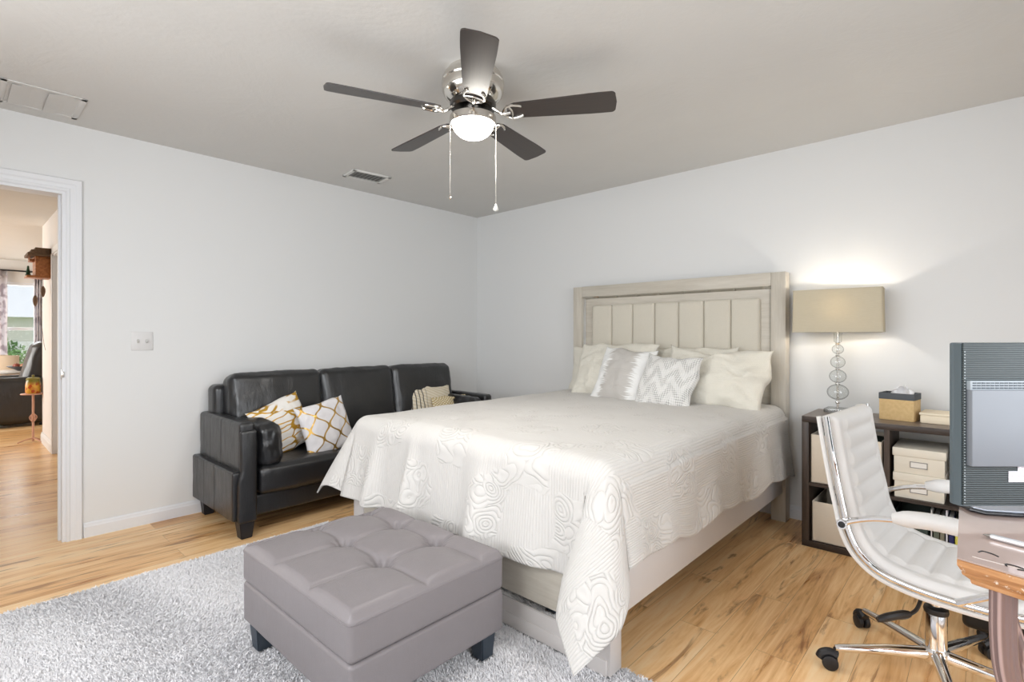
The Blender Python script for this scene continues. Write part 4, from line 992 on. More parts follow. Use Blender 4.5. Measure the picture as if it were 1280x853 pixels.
for k in range(5):
    ang = R_(-41 + 72 * k)
    d = Vector((math.cos(ang), math.sin(ang), 0)); tg = Vector((-math.sin(ang), math.cos(ang), 0)); pt = R_(-12)
    wv_ = tg * math.cos(pt) + Vector((0, 0, 1)) * math.sin(pt); nv_ = d.cross(wv_)
    o0 = Vector((FXc, FYc, BZ))
    # outline of the blade
    L0, L1 = 0.165, 0.655
    pts = []
    def wd(s): return 0.050 + 0.019 * min(1, s / 0.8)
    for s in sorted(set(list(np.linspace(0, 1, 14)) + [0.957, 0.97, 0.98, 0.99, 0.996])): pts.append((s, wd(s)))
    out = []
    for s, w in pts:
        rr = L0 + s * (L1 - L0)
        e = (L1 - rr)
        if e < 0.022: w *= 1 - 0.22 * (1 - e / 0.022) ** 3
        e0 = rr - L0
        if e0 < 0.03: w *= 0.72 + 0.28 * e0 / 0.03
        out.append((rr, w))
    V = []; UV = []; F = []
    for side in (0.003, -0.003):
        for rr, w in out:
            for q in (-1, 0, 1):
                V.append(o0 + d * (rr + (0.006 * (1 - q * q) if rr > L1 - 0.001 else 0)) + wv_ * (w * q) + nv_ * side); UV.append((rr, w * q))
    n_ = len(out)
    for i in range(n_ - 1):
        for q in range(2):
            a = i * 3 + q; F.append((a, a + 3, a + 4, a + 1)); b_ = a + n_ * 3; F.append((b_, b_ + 1, b_ + 4, b_ + 3))
        for q in (0, 2):
            a = i * 3 + q; F.append((a, a + n_ * 3, a + 3 + n_ * 3, a + 3) if q == 0 else (a, a + 3, a + 3 + n_ * 3, a + n_ * 3))
    for i in (0, n_ - 1):
        for q in range(2): a = i * 3 + q; F.append((a, a + 1, a + 1 + n_ * 3, a + n_ * 3))
    bo = mesh_obj('blade', V, F, M['blade'], fan, True, UV, 40)
    br = MB()
    br.tube(lerp_path([o0 + d * 0.085 + Vector((0, 0, 0.030)), o0 + d * 0.115 + Vector((0, 0, 0.006)), o0 + d * 0.145 + nv_ * -0.012, o0 + d * 0.180 + nv_ * -0.008], 5), 0.0075, 8)
    for sgn in (-1, 1):
        br.tube(lerp_path([o0 + d * 0.142 + nv_ * -0.011, o0 + d * 0.160 + wv_ * sgn * 0.030 + nv_ * -0.009, o0 + d * 0.185 + wv_ * sgn * 0.046 + nv_ * -0.007, o0 + d * 0.222 + wv_ * sgn * 0.040 + nv_ * -0.006, o0 + d * 0.236 + wv_ * sgn * 0.030 + nv_ * -0.005], 5), [0.006] * 20 + [0.004], 8)
    br.tube(lerp_path([o0 + d * 0.178 + wv_ * -0.044 + nv_ * -0.007, o0 + d * 0.190 + nv_ * -0.008, o0 + d * 0.178 + wv_ * 0.044 + nv_ * -0.007], 5), 0.005, 8)
    br.build('blade_iron', M['fan_metal'], bo)
for (px_, py_, zt, zb, kn) in ((-0.079, -0.073, 2.195, 1.87, 0), (0.079, 0.073, 2.195, 1.82, 1)):
    c_ = MB()
    cx_, cy_ = FXc + px_, FYc + py_
    c_.tube([(cx_, cy_, zt), (cx_, cy_, zb)], 0.0013, 6)
    for q in range(int((zt - zb) / 0.012)): c_.box((cx_, cy_, zt - 0.012 * q), (0.0036, 0.0036, 0.0036), bev=0.0012, seg=1)
    co = c_.build('pull_chain', plain('chain metal', (0.75, 0.72, 0.68), 0.3, 1.0), fan)
    kb_ = MB()
    if kn: kb_.lathe([(0, 0), (0.003, -0.002), (0.006, -0.012), (0.012, -0.024), (0.0115, -0.031), (0.006, -0.036), (0, -0.037)], (cx_, cy_, zb), 16)
    else: kb_.lathe([(0, 0), (0.004, -0.004), (0.005, -0.016), (0.008, -0.022), (0.004, -0.030), (0, -0.031)], (cx_, cy_, zb), 16)
    setp(kb_.build('chain_knob', plain('white knob', (0.8, 0.79, 0.75), 0.35) if kn else M['fan_metal'], co), 'white teardrop knob' if kn else None)

# ------------------------------------------------------------------ office chair
HX, HYc = 3.825, -1.44
CA = R_(-5); AO = 0.035; fd = Vector((math.cos(CA), math.sin(CA), 0)); sd = Vector((-math.sin(CA), math.cos(CA), 0))
def ch(a, b, z): return Vector((HX, HYc, 0)) + fd * (a + AO) + sd * b + Vector((0, 0, z))
def chb(a, b, z): return Vector((HX, HYc, 0)) + fd * a + sd * b + Vector((0, 0, z))
chair = thing('office_chair', 'white ribbed leather swivel office chair with chrome frame beside the bookshelf', 'office chair', (HX, HYc, 0), CA)
prof = lerp_path([(-0.306, 0.915), (-0.292, 0.82), (-0.272, 0.70), (-0.252, 0.60), (-0.237, 0.53), (-0.205, 0.465), (-0.150, 0.420), (-0.07, 0.398), (0.03, 0.390), (0.14, 0.392), (0.22, 0.402), (0.265, 0.396), (0.292, 0.372)], 12)
PA = np.array(prof); seg = np.linalg.norm(np.diff(PA, axis=0), axis=1); S = np.concatenate([[0], np.cumsum(seg)]); T = np.gradient(PA, axis=0); T /= np.linalg.norm(T, axis=1)[:, None]
NRM = np.stack([-T[:, 1], T[:, 0]], 1)      # towards the sitter
def chair_pad():
    nb = 36; hw = 0.235
    bs = np.linspace(-1, 1, nb + 1)
    V = []; F = []
    rib = 0.066
    for side in (0, 1):
        for i in range(len(PA)):
            for b in bs:
                ab = abs(b) * hw
                if side == 0:
                    inner = max(0, min(1, (0.175 - ab) / 0.012)); bord = max(0.0, 1 - (abs(ab - 0.2025) / 0.03) ** 4)
                    s_ = S[i]; r_ = abs(math.sin(math.pi * s_ / rib)) ** 0.45
                    endf = min(1, S[i] / 0.02, (S[-1] - S[i]) / 0.02) ; endf = max(0, endf) ** 0.5
                    th_ = 0.020 + 0.020 * inner * (0.30 + 0.70 * r_) + (0.012 * bord if ab > 0.172 else 0)
                    if ab > 0.222: th_ *= max(0.0, (hw - ab) / 0.013) ** 0.5
                    th_ *= 0.25 + 0.75 * endf
                else: th_ = -0.012
                p2 = PA[i] + NRM[i] * th_
                V.append(ch(p2[0], b * hw, p2[1]))
    n1 = nb + 1; off = len(PA) * n1
    for i in range(len(PA) - 1):
        for j in range(nb):
            a = i * n1 + j; F.append((a, a + n1, a + n1 + 1, a + 1)); c = a + off; F.append((c, c + 1, c + n1 + 1, c + n1))
        for j in (0, nb):
            a = i * n1 + j; f = (a, a + off, a + off + n1, a + n1); F.append(f if j == 0 else f[::-1])
    for i in (0, len(PA) - 1):
        for j in range(nb):
            a = i * n1 + j; f = (a, a + 1, a + 1 + off, a + off); F.append(f if i == 0 else f[::-1])
    return V, F
V, F = chair_pad()
bk_i = next(i for i in range(len(PA)) if PA[i][1] < 0.44)
mesh_obj('seat_and_back_pad', V, F, M['white_leather'], chair)
for sgn in (-1, 1):
    fr = MB(); pts = [ch(PA[i][0] + NRM[i][0] * 0.004, sgn * 0.254, PA[i][1] + NRM[i][1] * 0.004) for i in range(0, len(PA), 3)]
    fr.tube(pts, 0.012, 12); fr.build('side_frame', M['chrome'], chair)
    # outer white shell edge behind the frame
    ed = MB(); pts = [ch(PA[i][0] - NRM[i][0] * 0.022, sgn * 0.243, PA[i][1] - NRM[i][1] * 0.022) for i in range(0, len(PA), 3)]
    ed.tube(pts, 0.008, 8); ed.build('shell_edge', M['white_leather'], chair)
    am = MB(); bb = sgn * 0.268
    path = lerp_path([ch(-0.246, bb, 0.556), ch(-0.215, bb, 0.575), ch(-0.16, bb, 0.596), ch(-0.10, bb, 0.608)], 6)
    am.tube(path, 0.010, 10); am.tube(lerp_path([ch(-0.10, bb, 0.608), ch(0.02, bb, 0.617), ch(0.12, bb, 0.610), ch(0.185, bb, 0.588), ch(0.215, bb, 0.545), ch(0.195, bb, 0.495), ch(0.13, bb, 0.448), ch(0.053, bb, 0.398)], 6), 0.011, 10)
    am.lathe([(0, -0.020), (0.015, -0.020), (0.017, -0.016), (0.017, 0.016), (0.015, 0.020), (0, 0.020)], ch(-0.246, sgn * 0.262, 0.556), 20, axis=sd)
    ao = am.build('arm_loop', M['chrome'], chair)
    pp_ = lerp_path([ch(-0.105, bb, 0.612), ch(-0.02, bb, 0.624), ch(0.06, bb, 0.624), ch(0.14, bb, 0.612), ch(0.185, bb, 0.594)], 6)
    npp = len(pp_)
    pd = MB(); pd.tube(pp_, [0.026 * (min(1, 0.62 + 4 * min(i, npp - 1 - i) / npp)) for i in range(npp)], 16); pd.build('arm_pad', M['white_leather'], ao)
    bt = MB(); bt.lathe([(0, 0.003), (0.010, 0.002), (0.011, 0.0)], ch(-0.246, sgn * 0.283, 0.556), 16, axis=sd * sgn); bt.build('pivot_cap', M['black'], ao)
cr = MB(); cr.tube([ch(-0.05, -0.247, 0.388), ch(-0.05, 0.247, 0.388)], 0.009, 8).tube([ch(0.10, -0.247, 0.382), ch(0.10, 0.247, 0.382)], 0.009, 8); cr.build('cross_bars', M['chrome'], chair)
mc = MB(); mc.box(chb(0.02, 0, 0.352), (0.20, 0.14, 0.034), rz=CA, bev=0.008); mc.build('tilt_mechanism', M['black'], chair)
lv = MB(); lv.tube(lerp_path([chb(0.0, -0.05, 0.345), chb(-0.015, -0.13, 0.335), chb(-0.025, -0.17, 0.300), chb(-0.04, -0.20, 0.287)], 5), 0.006, 8).tube(lerp_path([chb(-0.04, -0.195, 0.288), chb(-0.075, -0.235, 0.282), chb(-0.11, -0.275, 0.270)], 5), [0.010, 0.013, 0.014, 0.014, 0.013, 0.013, 0.013, 0.013, 0.012, 0.011, 0.008], 10); lv.build('height_lever', M['black'], chair)
gs = MB(); gs.lathe([(0.0, 0.08), (0.031, 0.08), (0.031, 0.235), (0.029, 0.240), (0.0, 0.24)], chb(0, 0, 0), 28); gs.build('gas_column', M['chrome'], chair)
gr_ = MB(); gr_.lathe([(0.0, 0.238), (0.034, 0.238), (0.036, 0.246), (0.034, 0.256), (0.02, 0.262), (0.0, 0.262)], chb(0, 0, 0), 28); gr_.build('column_collar', M['black'], chair)
gp = MB(); gp.lathe([(0.0, 0.25), (0.016, 0.25), (0.016, 0.35), (0.0, 0.35)], chb(0, 0, 0), 20); gp.build('piston', M['chrome'], chair)
hb = MB(); hb.lathe([(0, 0.065), (0.036, 0.067), (0.040, 0.078), (0.040, 0.110), (0.034, 0.118), (0.0, 0.12)], chb(0, 0, 0), 28); hb.build('base_hub', M['chrome'], chair)
for k in range(5):
    a = R_(139 + 72 * k); d = Vector((math.cos(a), math.sin(a), 0)); c0 = Vector((HX, HYc, 0))
    lg = MB(); lg.tube([c0 + d * 0.03 + Vector((0, 0, 0.095)), c0 + d * 0.15 + Vector((0, 0, 0.090)), c0 + d * 0.305 + Vector((0, 0, 0.078)), c0 + d * 0.318 + Vector((0, 0, 0.077))], [0.021, 0.018, 0.0125, 0.010], 14)
    lo_ = lg.build('base_leg', M['chrome'], chair)
    ca = MB(); cc = c0 + d * 0.318; sp = R_(40 + 67 * k); ax = Vector((math.cos(sp), math.sin(sp), 0)); tv = Vector((0, 0, 1)).cross(ax)
    wc = cc + tv * 0.016 + Vector((0, 0, 0.0265))
    for q in (-1, 1): ca.lathe([(0, -0.010), (0.020, -0.010), (0.0255, -0.007), (0.0265, 0), (0.0255, 0.007), (0.018, 0.010), (0, 0.011)], wc + ax * q * 0.0135, 24, axis=ax * q)
    ca.tube(lerp_path([wc + tv * 0.030 + Vector((0, 0, 0.006)), wc + tv * 0.022 + Vector((0, 0, 0.022)), wc + Vector((0, 0, 0.0305)), wc - tv * 0.022 + Vector((0, 0, 0.022))], 5), 0.016, 10)
    ca.tube([cc + Vector((0, 0, 0.045)), cc + Vector((0, 0, 0.078))], 0.006, 10)
    ca.build('caster', M['rubber'], lo_)

# ------------------------------------------------------------------ desk
desk = thing('writing_desk', 'old desk with glossy taupe top, worn carved edge and curved legs', 'desk', (4.3, -2.15, 0))
def chaikin(P, it=2):
    for _ in range(it):
        Q = []
        for i in range(len(P) - 1): a, b = np.array(P[i]), np.array(P[i + 1]); Q += [tuple(a * 0.75 + b * 0.25), tuple(a * 0.25 + b * 0.75)]
        P = [P[0]] + Q + [P[-1]]
    return P
top_poly = [(3.912, -2.376), (4.010, -2.405), (4.25, -2.47), (4.55, -2.50), (4.84, -2.46), (4.86, -1.98), (3.902, -1.96)]
def inset(poly, d):
    c = np.mean(np.array(poly), 0); out = []
    n = len(poly)
    for i in range(n):
        p0, p1, p2 = np.array(poly[i - 1]), np.array(poly[i]), np.array(poly[(i + 1) % n])
        e1 = (p1 - p0) / np.linalg.norm(p1 - p0); e2 = (p2 - p1) / np.linalg.norm(p2 - p1)
        n1 = np.array([-e1[1], e1[0]]); n2 = np.array([-e2[1], e2[0]])
        bis = n1 + n2; bis /= np.linalg.norm(bis); out.append(tuple(p1 + bis * d / max(0.4, bis @ n1)))
    return out
td = NT('glossy taupe desk top'); p = td.coord('Object')
td.base(td.mix(td.noise(p, 9, 4), srgb(168, 148, 140), srgb(188, 168, 158)), 0.14, 0, 0.6); td.p.inputs['Coat Weight'].default_value = 0.4; td.p.inputs['Coat Roughness'].default_value = 0.04; M['desk_top'] = td.m
twn = NT('worn carved wood edge'); p = twn.pos()
n1 = twn.noise(twn.mapping(p, (6, 20, 60)), 1.0, 5, 0.6, 0.4); ch_ = twn.smooth(twn.noise(p, 55, 4, 0.7), 0.60, 0.68)
c = twn.ramp(n1, [(0.3, srgb(150, 100, 60)), (0.55, srgb(192, 140, 92)), (0.75, srgb(206, 164, 124))])
twn.base(twn.mix(ch_, c, srgb(228, 214, 198)), 0.4, 0, 0.5); twn.bump(n1, 0.2, 0.004); M['desk_edge'] = twn.m
mt = MB(); mt.prism(inset(top_poly, 0.0002), 0.7465, 0.750); mt.build('table_top', M['desk_top'], desk, False)
me2 = MB(); prof_e = [(0.003, 0.7462), (0.000, 0.744), (0.000, 0.734), (0.003, 0.729), (0.006, 0.724), (0.008, 0.716), (0.014, 0.711), (0.020, 0.706), (0.022, 0.698), (0.030, 0.694)]
rings = []
for d_, z in prof_e: rings.append([me2.bm.verts.new((x, y, z)) for x, y in inset(top_poly, d_)])
n_ = len(top_poly)
for a, b in zip(rings[:-1], rings[1:]):
    for i in range(n_): me2.bm.faces.new((a[i], b[i], b[(i + 1) % n_], a[(i + 1) % n_]))
me2.bm.faces.new(rings[-1]); me2.bm.faces.new(rings[0][::-1])
me2.build('carved_edge', M['desk_edge'], desk, True, 30)
dl = NT('grey pink leg lacquer'); p = dl.coord('Object'); x_, y_, z_ = dl.sep(p)
st = dl.math('SINE', dl.math('MULTIPLY', dl.math('SUBTRACT', x_, y_), 330))
dl.base(dl.mix(dl.smooth(st, -0.5, 0.9), srgb(120, 98, 94), srgb(178, 152, 146)), 0.3); M['desk_leg'] = dl.m
def desk_leg(x, y, dx, dy):
    # fluted sabre leg: a bundle of ridges swept along a curve
    cpts = lerp_path([(x, y, 0.70), (x, y, 0.60), (x + dx * 0.010, y + dy * 0.010, 0.52), (x + dx * 0.045, y + dy * 0.045, 0.43), (x + dx * 0.11, y + dy * 0.11, 0.33), (x + dx * 0.17, y + dy * 0.17, 0.22), (x + dx * 0.185, y + dy * 0.185, 0.10), (x + dx * 0.15, y + dy * 0.15, 0.0)], 8)
    lg = MB(); n = len(cpts)
    lat = Vector((dx, dy, 0)).normalized(); per = Vector((-lat.y, lat.x, 0))
    rings = []
    ns = 40
    for i in range(n):
        t_ = Vector(cpts[min(i + 1, n - 1)]) - Vector(cpts[max(i - 1, 0)]); t_.normalize()
        a_ = (lat - t_ * lat.dot(t_)).normalized(); w = 0.0195 - 0.003 * i / n
        ring = []
        for k in range(ns):
            an = 2 * math.pi * k / ns; r = w * (1 + 0.07 * math.cos(an * 12))
            sq = 1 / max(abs(math.cos(an)), abs(math.sin(an))) ** 0.6
            ring.append(lg.bm.verts.new(Vector(cpts[i]) + a_ * math.cos(an) * r * sq + per * math.sin(an) * r * sq * 0.9))
        rings.append(ring)
    for a, b in zip(rings[:-1], rings[1:]):
        for k in range(ns): lg.bm.faces.new((a[k], a[(k + 1) % ns], b[(k + 1) % ns], b[k]))
    lg.bm.faces.new(rings[0][::-1]); lg.bm.faces.new(rings[-1])
    lg.build('curved_leg', M['desk_leg'], desk, True, 60)
desk_leg(3.981, -2.346, 0.736, 0.677); desk_leg(3.985, -2.03, 0.736, -0.1); desk_leg(4.76, -2.38, -0.736, 0.3); desk_leg(4.78, -2.05, -0.736, -0.3)
ins = MB()
for pts in ([(3.944, -2.315, 0), (3.950, -2.303, 0), (3.966, -2.309, 0), (3.974, -2.318, 0)], [(3.985, -2.366, 0), (3.985, -2.354, 0), (4.002, -2.356, 0), (4.012, -2.368, 0), (4.000, -2.372, 0)]):
    ins.tube(lerp_path([(a, b, 0.7504) for a, b, _ in pts], 5), 0.0016, 6)
setp(ins.build('inlay_scroll', M['black'], desk), 'dark scroll inlay')

il = MB(); il.tube([(4.02, -2.41, 0.7503), (4.07, -2.10, 0.7503)], 0.0012, 6).tube([(3.935, -2.352, 0.7503), (4.40, -2.44, 0.7503)], 0.0008, 6); il.build('inlay_line', plain('pale inlay', srgb(206, 196, 188), 0.3), desk)
# monitor seen from behind
mo_r = Vector((0.7361, 0.6769, 0)); mo_f = Vector((-0.6769, 0.7361, 0))
mo_a = math.atan2(mo_r.y, mo_r.x)
ML = Vector((3.8895, -2.13, 0)) + mo_r * 0.025; MWd, MZ0, MZ1 = 0.56, 0.7875, 1.1835
mc_ = ML + mo_r * MWd / 2
mon = thing('computer_monitor', 'dark grey computer monitor seen from behind standing on the desk', 'monitor', (mc_.x, mc_.y, 0.75), mo_a)
def mp(a, b, z): return ML + mo_r * a + mo_f * b + Vector((0, 0, z))      # a along width, b away from the photograph's viewpoint
tm = NT('ribbed charcoal shell'); p = tm.coord('Object'); x_, y_, z_ = tm.sep(p)
rb = tm.math('SINE', tm.math('MULTIPLY', z_, 2 * math.pi / 0.0052))
tm.base(tm.mix(tm.smooth(rb, -0.4, 0.6), srgb(40, 48, 50), srgb(66, 76, 78)), 0.4); tm.bump(rb, 0.35, 0.002); M['mon_rib'] = tm.m
M['mon_shell'] = plain('charcoal monitor shell', srgb(84, 95, 100), 0.36); M['mon_panel'] = plain('silver monitor panel', srgb(122, 126, 132), 0.45, 0.1, bump=(500, 0.05, 0.001))
rot_m = Matrix.Rotation(mo_a, 3, 'Z')
bz = MB(); bz.box(mp(MWd / 2, 0.024, (MZ0 + MZ1) / 2), (MWd, 0.014, MZ1 - MZ0), rot=rot_m, bev=0.004); bz.build('bezel_frame', M['mon_shell'], mon)
# bevelled back shell
bs_ = MB(); ring0 = [mp(0.001, 0.018, MZ0 + 0.001), mp(MWd - 0.001, 0.018, MZ0 + 0.001), mp(MWd - 0.001, 0.018, MZ1 - 0.001), mp(0.001, 0.018, MZ1 - 0.001)]
ring1 = [mp(0.003, 0.0, MZ0 + 0.002), mp(MWd - 0.003, 0.0, MZ0 + 0.002), mp(MWd - 0.003, 0.0, MZ1 - 0.002), mp(0.003, 0.0, MZ1 - 0.002)]
r0 = [bs_.bm.verts.new(v_) for v_ in ring0]; r1 = [bs_.bm.verts.new(v_) for v_ in ring1]
for i in range(4): bs_.bm.faces.new((r0[i], r0[(i + 1) % 4], r1[(i + 1) % 4], r1[i]))
bs_.bm.faces.new(r1)
bs_.build('back_shell', M['mon_shell'], mon, False)
rbp = MB(); rbp.box(mp(MWd / 2, -0.002, (MZ0 + MZ1) / 2 + 0.002), (MWd - 0.010, 0.006, MZ1 - MZ0 - 0.006), rot=rot_m, bev=0.001); rbp.build('ribbed_back', M['mon_rib'], mon)
dts = MB()
for q in range(52): dts.box(mp(0.0075, -0.0055, MZ0 + 0.012 + q * 0.0071), (0.0022, 0.002, 0.0022), rot=rot_m)
dts.build('vent_dots', plain('pale vent dots', srgb(160, 168, 172), 0.5), mon, False)
pn = MB(); pn.box(mp(0.012 + 0.19, -0.010, 0.980), (0.38, 0.022, 0.182), rot=rot_m, bev=0.003); pn.build('back_panel', M['mon_panel'], mon)
vs_ = MB()
vs_.box(mp(0.012 + 0.19, -0.007, 1.0815), (0.38, 0.018, 0.022), rot=rot_m, bev=0.001)
vo_ = vs_.build('vent_strip', plain('vent strip', srgb(150, 158, 164), 0.4), mon)
vsl = MB()
for q in range(34):
    for rr_ in range(3):
        if (q // 5) % 6 == 5: continue
        vsl.box(mp(0.021 + q * 0.0108, -0.0165, 1.0755 + rr_ * 0.006), (0.0080, 0.002, 0.0026), rot=rot_m)
vsl.build('vent_slots', plain('vent slot dark', srgb(58, 66, 74), 0.6), vo_, False)
tl = NT('rating sticker'); p = tl.coord('Object'); x_, y_, z_ = tl.sep(p)
bars = tl.math('MULTIPLY', tl.smooth(tl.math('SINE', tl.math('MULTIPLY', z_, 900)), 0.3, 0.6), tl.smooth(tl.noise(tl.comb(tl.math('MULTIPLY', x_, 400), tl.math('MULTIPLY', z_, 120), 0.0), 1.0, 1), 0.5, 0.55))
tl.base(tl.mix(tl.math('MULTIPLY', bars, 0.6), srgb(222, 220, 226), srgb(150, 110, 120)), 0.5)
sk = MB(); sk.box(mp(0.182, -0.0062, 0.862), (0.14, 0.001, 0.026), rot=rot_m); sk.box(mp(0.190, -0.0062, 0.884), (0.112, 0.001, 0.018), rot=rot_m); setp(sk.build('sticker', tl.m, mon, False), 'white rating sticker')
stn = MB(); stn.tube([mp(MWd / 2, 0.035, 0.765), mp(MWd / 2, 0.035, 0.90)], 0.03, 16); stn.build('stand_neck', M['black'], mon)
sb = MB(); Ms = Matrix(((mo_r.x, mo_f.x, 0, 0), (mo_r.y, mo_f.y, 0, 0), (0, 0, 1, 0), (0, 0, 0, 1))); Ms = Matrix.Translation(ML + Vector((0, 0, 0.75))) @ Ms
sb.prism([(0.090, 0.075), (0.105, 0.046), (0.17, 0.032), (0.30, 0.022), (0.46, 0.038), (0.48, 0.16), (0.11, 0.16)], 0.001, 0.009, Ms, 0.003); so_ = sb.build('stand_base', plain('gloss black base', (0.012, 0.012, 0.016), 0.12), mon)
sb = MB(); sb.prism([(0.100, 0.075), (0.113, 0.053), (0.175, 0.040), (0.30, 0.030), (0.45, 0.046), (0.47, 0.15), (0.12, 0.15)], 0.0092, 0.0125, Ms, 0.001); setp(sb.build('base_plate', plain('silver base plate', srgb(196, 202, 214), 0.25, 0.3), so_), 'silver top plate')
# pen
pe = thing('stylus_pen', 'silver white pen lying on the desk in front of the monitor', 'pen', (4.014, -2.218, 0.75))
pa, pb = Vector((3.950, -2.199, 0.7565)), Vector((4.078, -2.238, 0.7565)); dv = (pb - pa)
MB().tube([pa + dv * 0.10, pa + dv * 0.13, pa + dv * 0.97, pb], [0.0052, 0.006, 0.006, 0.0045], 14).build('barrel', plain('silver pen', (0.78, 0.79, 0.82), 0.22, 0.6), pe)
MB().tube([pa, pa + dv * 0.03, pa + dv * 0.10], [0.0010, 0.0022, 0.0052], 12).build('tip', M['pewter'], pe)
MB().box(pa + dv * 0.80 + Vector((0, 0, 0.0068)), (0.035, 0.003, 0.0015), rz=math.atan2(dv.y, dv.x)).build('clip', M['chrome'], pe)
# unidentified black machine on the floor beyond the chair
fb = thing('black_machine', 'black plastic machine on the floor behind the office chair', 'machine', (4.078, -0.95, 0), R_(-6))
Mf = RZ((4.078, -0.95, 0), R_(-6))
MB().box(Mf @ Vector((0, 0, 0.125)), (0.38, 0.20, 0.17), rz=R_(-6), bev=0.022, seg=4).build('housing', M['black'], fb)
for sx in (-0.13, 0.13):
    for sy in (-0.07, 0.07): b = MB(); b.lathe([(0, 0), (0.016, 0), (0.018, 0.03), (0.014, 0.045), (0, 0.045)], Mf @ Vector((sx, sy, 0)), 14); b.build('foot', M['rubber'], fb)
sl = MB(); sl.box(Mf @ Vector((0, 0, 0.211)), (0.22, 0.012, 0.004), rz=R_(-6)); sl.build('top_strip', plain('strip grey', (0.05, 0.05, 0.055), 0.3), fb)

# ------------------------------------------------------------------ things beyond the door
# cuckoo clock
ck = thing('cuckoo_clock', 'carved wooden cuckoo clock hanging on the hall wall', 'clock', (-3.30, HY, 1.80))
M['ck_wood'] = wood('orange brown clock wood', srgb(200, 132, 76), srgb(138, 82, 44), 0, 2.0, 0.5); M['ck_roof'] = plain('shingled clock roof', srgb(104, 82, 62), 0.8, bump=(60, 0.8), var=0.3, vscale=40)
MB().b2((-3.42, HY - 0.125, 1.815), (-3.16, HY - 0.002, 2.03), 0.004).build('case', M['ck_wood'], ck)
rf = MB()
for (z, dy, h) in ((2.012, 0.185, 0.03), (2.040, 0.160, 0.03), (2.066, 0.130, 0.028)): rf.b2((-3.47, HY - dy, z), (-3.11, HY - 0.002, z + h), 0.004)
rf.build('roof', M['ck_roof'], ck)
bl = MB(); bl.b2((-3.36, HY - 0.165, 1.96), (-3.22, HY - 0.12, 1.985), 0.003)
for q in range(6): bl.b2((-3.355 + q * 0.025, HY - 0.165, 1.985), (-3.347 + q * 0.025, HY - 0.158, 2.012))
bl.build('balcony', M['ck_wood'], ck)
pf = MB(); pf.b2((-3.42, HY - 0.19, 1.795), (-3.16, HY - 0.002, 1.815), 0.003); pf.build('platform', M['ck_wood'], ck)
tr2 = MB()
for q in range(4): tr2.lathe([(0.026 - 0.005 * q, 0), (0.008, 0.030), (0, 0.034)], (-3.34, HY - 0.165, 1.825 + q * 0.022), 10)
tr2.tube([(-3.34, HY - 0.165, 1.812), (-3.34, HY - 0.165, 1.84)], 0.006, 8); setp(tr2.build('carved_tree', plain('painted tree green', srgb(44, 86, 62), 0.6), ck), 'green carved tree')
for (yy2, zb2) in ((-0.115, 1.62), (-0.055, 1.72)):
    cn = MB(); cn.tube([(-3.29, HY + yy2, 1.796), (-3.29, HY + yy2, zb2)], 0.003, 6); co = cn.build('weight_chain', M['pewter'], ck)
    w = MB(); w.lathe([(0, 0), (0.008, -0.004), (0.019, -0.03), (0.021, -0.06), (0.014, -0.095), (0.005, -0.115), (0, -0.118)], (-3.29, HY + yy2, zb2), 12); w.build('cone_weight', plain('cone bronze', srgb(120, 96, 76), 0.6, bump=(90, 0.8)), co)
cd = MB(); cd.tube(lerp_path([(-3.30, HY - 0.065, 1.796), (-3.30, HY - 0.07, 1.45), (-3.30, HY - 0.05, 1.15), (-3.30, HY - 0.035, 1.05)], 6), 0.0022, 6); cd.build('hanging_chain', M['pewter'], ck)

# plant stand with lantern jar
PX, PY = -3.97, -3.115
ps = thing('pedestal_stand', 'slim pink metal pedestal stand in the hall holding a coloured jar', 'plant stand', (PX, PY, 0))
M['pinkmetal'] = plain('pink metal', srgb(206, 160, 138), 0.5)
b = MB(); b.lathe([(0, 0.54), (0.105, 0.54), (0.110, 0.546), (0.105, 0.552), (0, 0.552)], (PX, PY, 0), 32); b.build('top_plate', M['pinkmetal'], ps)
b = MB(); b.tube([(PX, PY, 0.01), (PX, PY, 0.54)], 0.011, 10); b.build('stem', M['pinkmetal'], ps)
b = MB()
for k in range(4):
    a = k * math.pi / 2 + 0.4; b.tube(lerp_path([(PX, PY, 0.33), (PX + 0.035 * math.cos(a), PY + 0.035 * math.sin(a), 0.28), (PX, PY, 0.22)], 6), 0.005, 6)
b.build('basket_knot', M['pinkmetal'], ps)
b = MB()
for k in range(3):
    a = k * 2 * math.pi / 3 + 0.5; b.tube(lerp_path([(PX, PY, 0.05), (PX + 0.07 * math.cos(a), PY + 0.07 * math.sin(a), 0.03), (PX + 0.13 * math.cos(a), PY + 0.13 * math.sin(a), 0.006)], 5), 0.007, 6)
b.build('tripod_foot', M['pinkmetal'], ps)
t = NT('mosaic jar'); p = t.pos()
vc = t.node('ShaderNodeTexVoronoi', {'Vector': p, 'Scale': 34.0}).outputs['Color']; z_ = t.sep(p)[2]
t.base(t.mix(0.45, t.ramp(z_, [(0.0, srgb(200, 90, 40)), (1.0, srgb(200, 90, 40))]), vc), 0.3)
cc = t.mix(t.smooth(t.sep(vc)[0], 0.3, 0.7), srgb(196, 84, 38), srgb(226, 178, 70)); cc = t.mix(t.smooth(z_, 0.64, 0.70), cc, srgb(120, 124, 44)); t.base(cc, 0.3)
jr = thing('lantern_jar', 'orange and green mosaic jar with a lid on the pedestal stand', 'jar', (PX, PY, 0.552))
b = MB(); b.lathe([(0, 0.552), (0.060, 0.552), (0.068, 0.57), (0.066, 0.66), (0.058, 0.70), (0.056, 0.705), (0, 0.705)], (PX, PY, 0), 28); b.build('jar_body', t.m, jr)
b = MB(); b.lathe([(0.060, 0.705), (0.062, 0.715), (0.050, 0.728), (0.012, 0.736), (0.010, 0.745), (0.014, 0.756), (0, 0.762)], (PX, PY, 0), 28); b.build('lid', plain('olive lid', srgb(132, 124, 52), 0.4), jr)

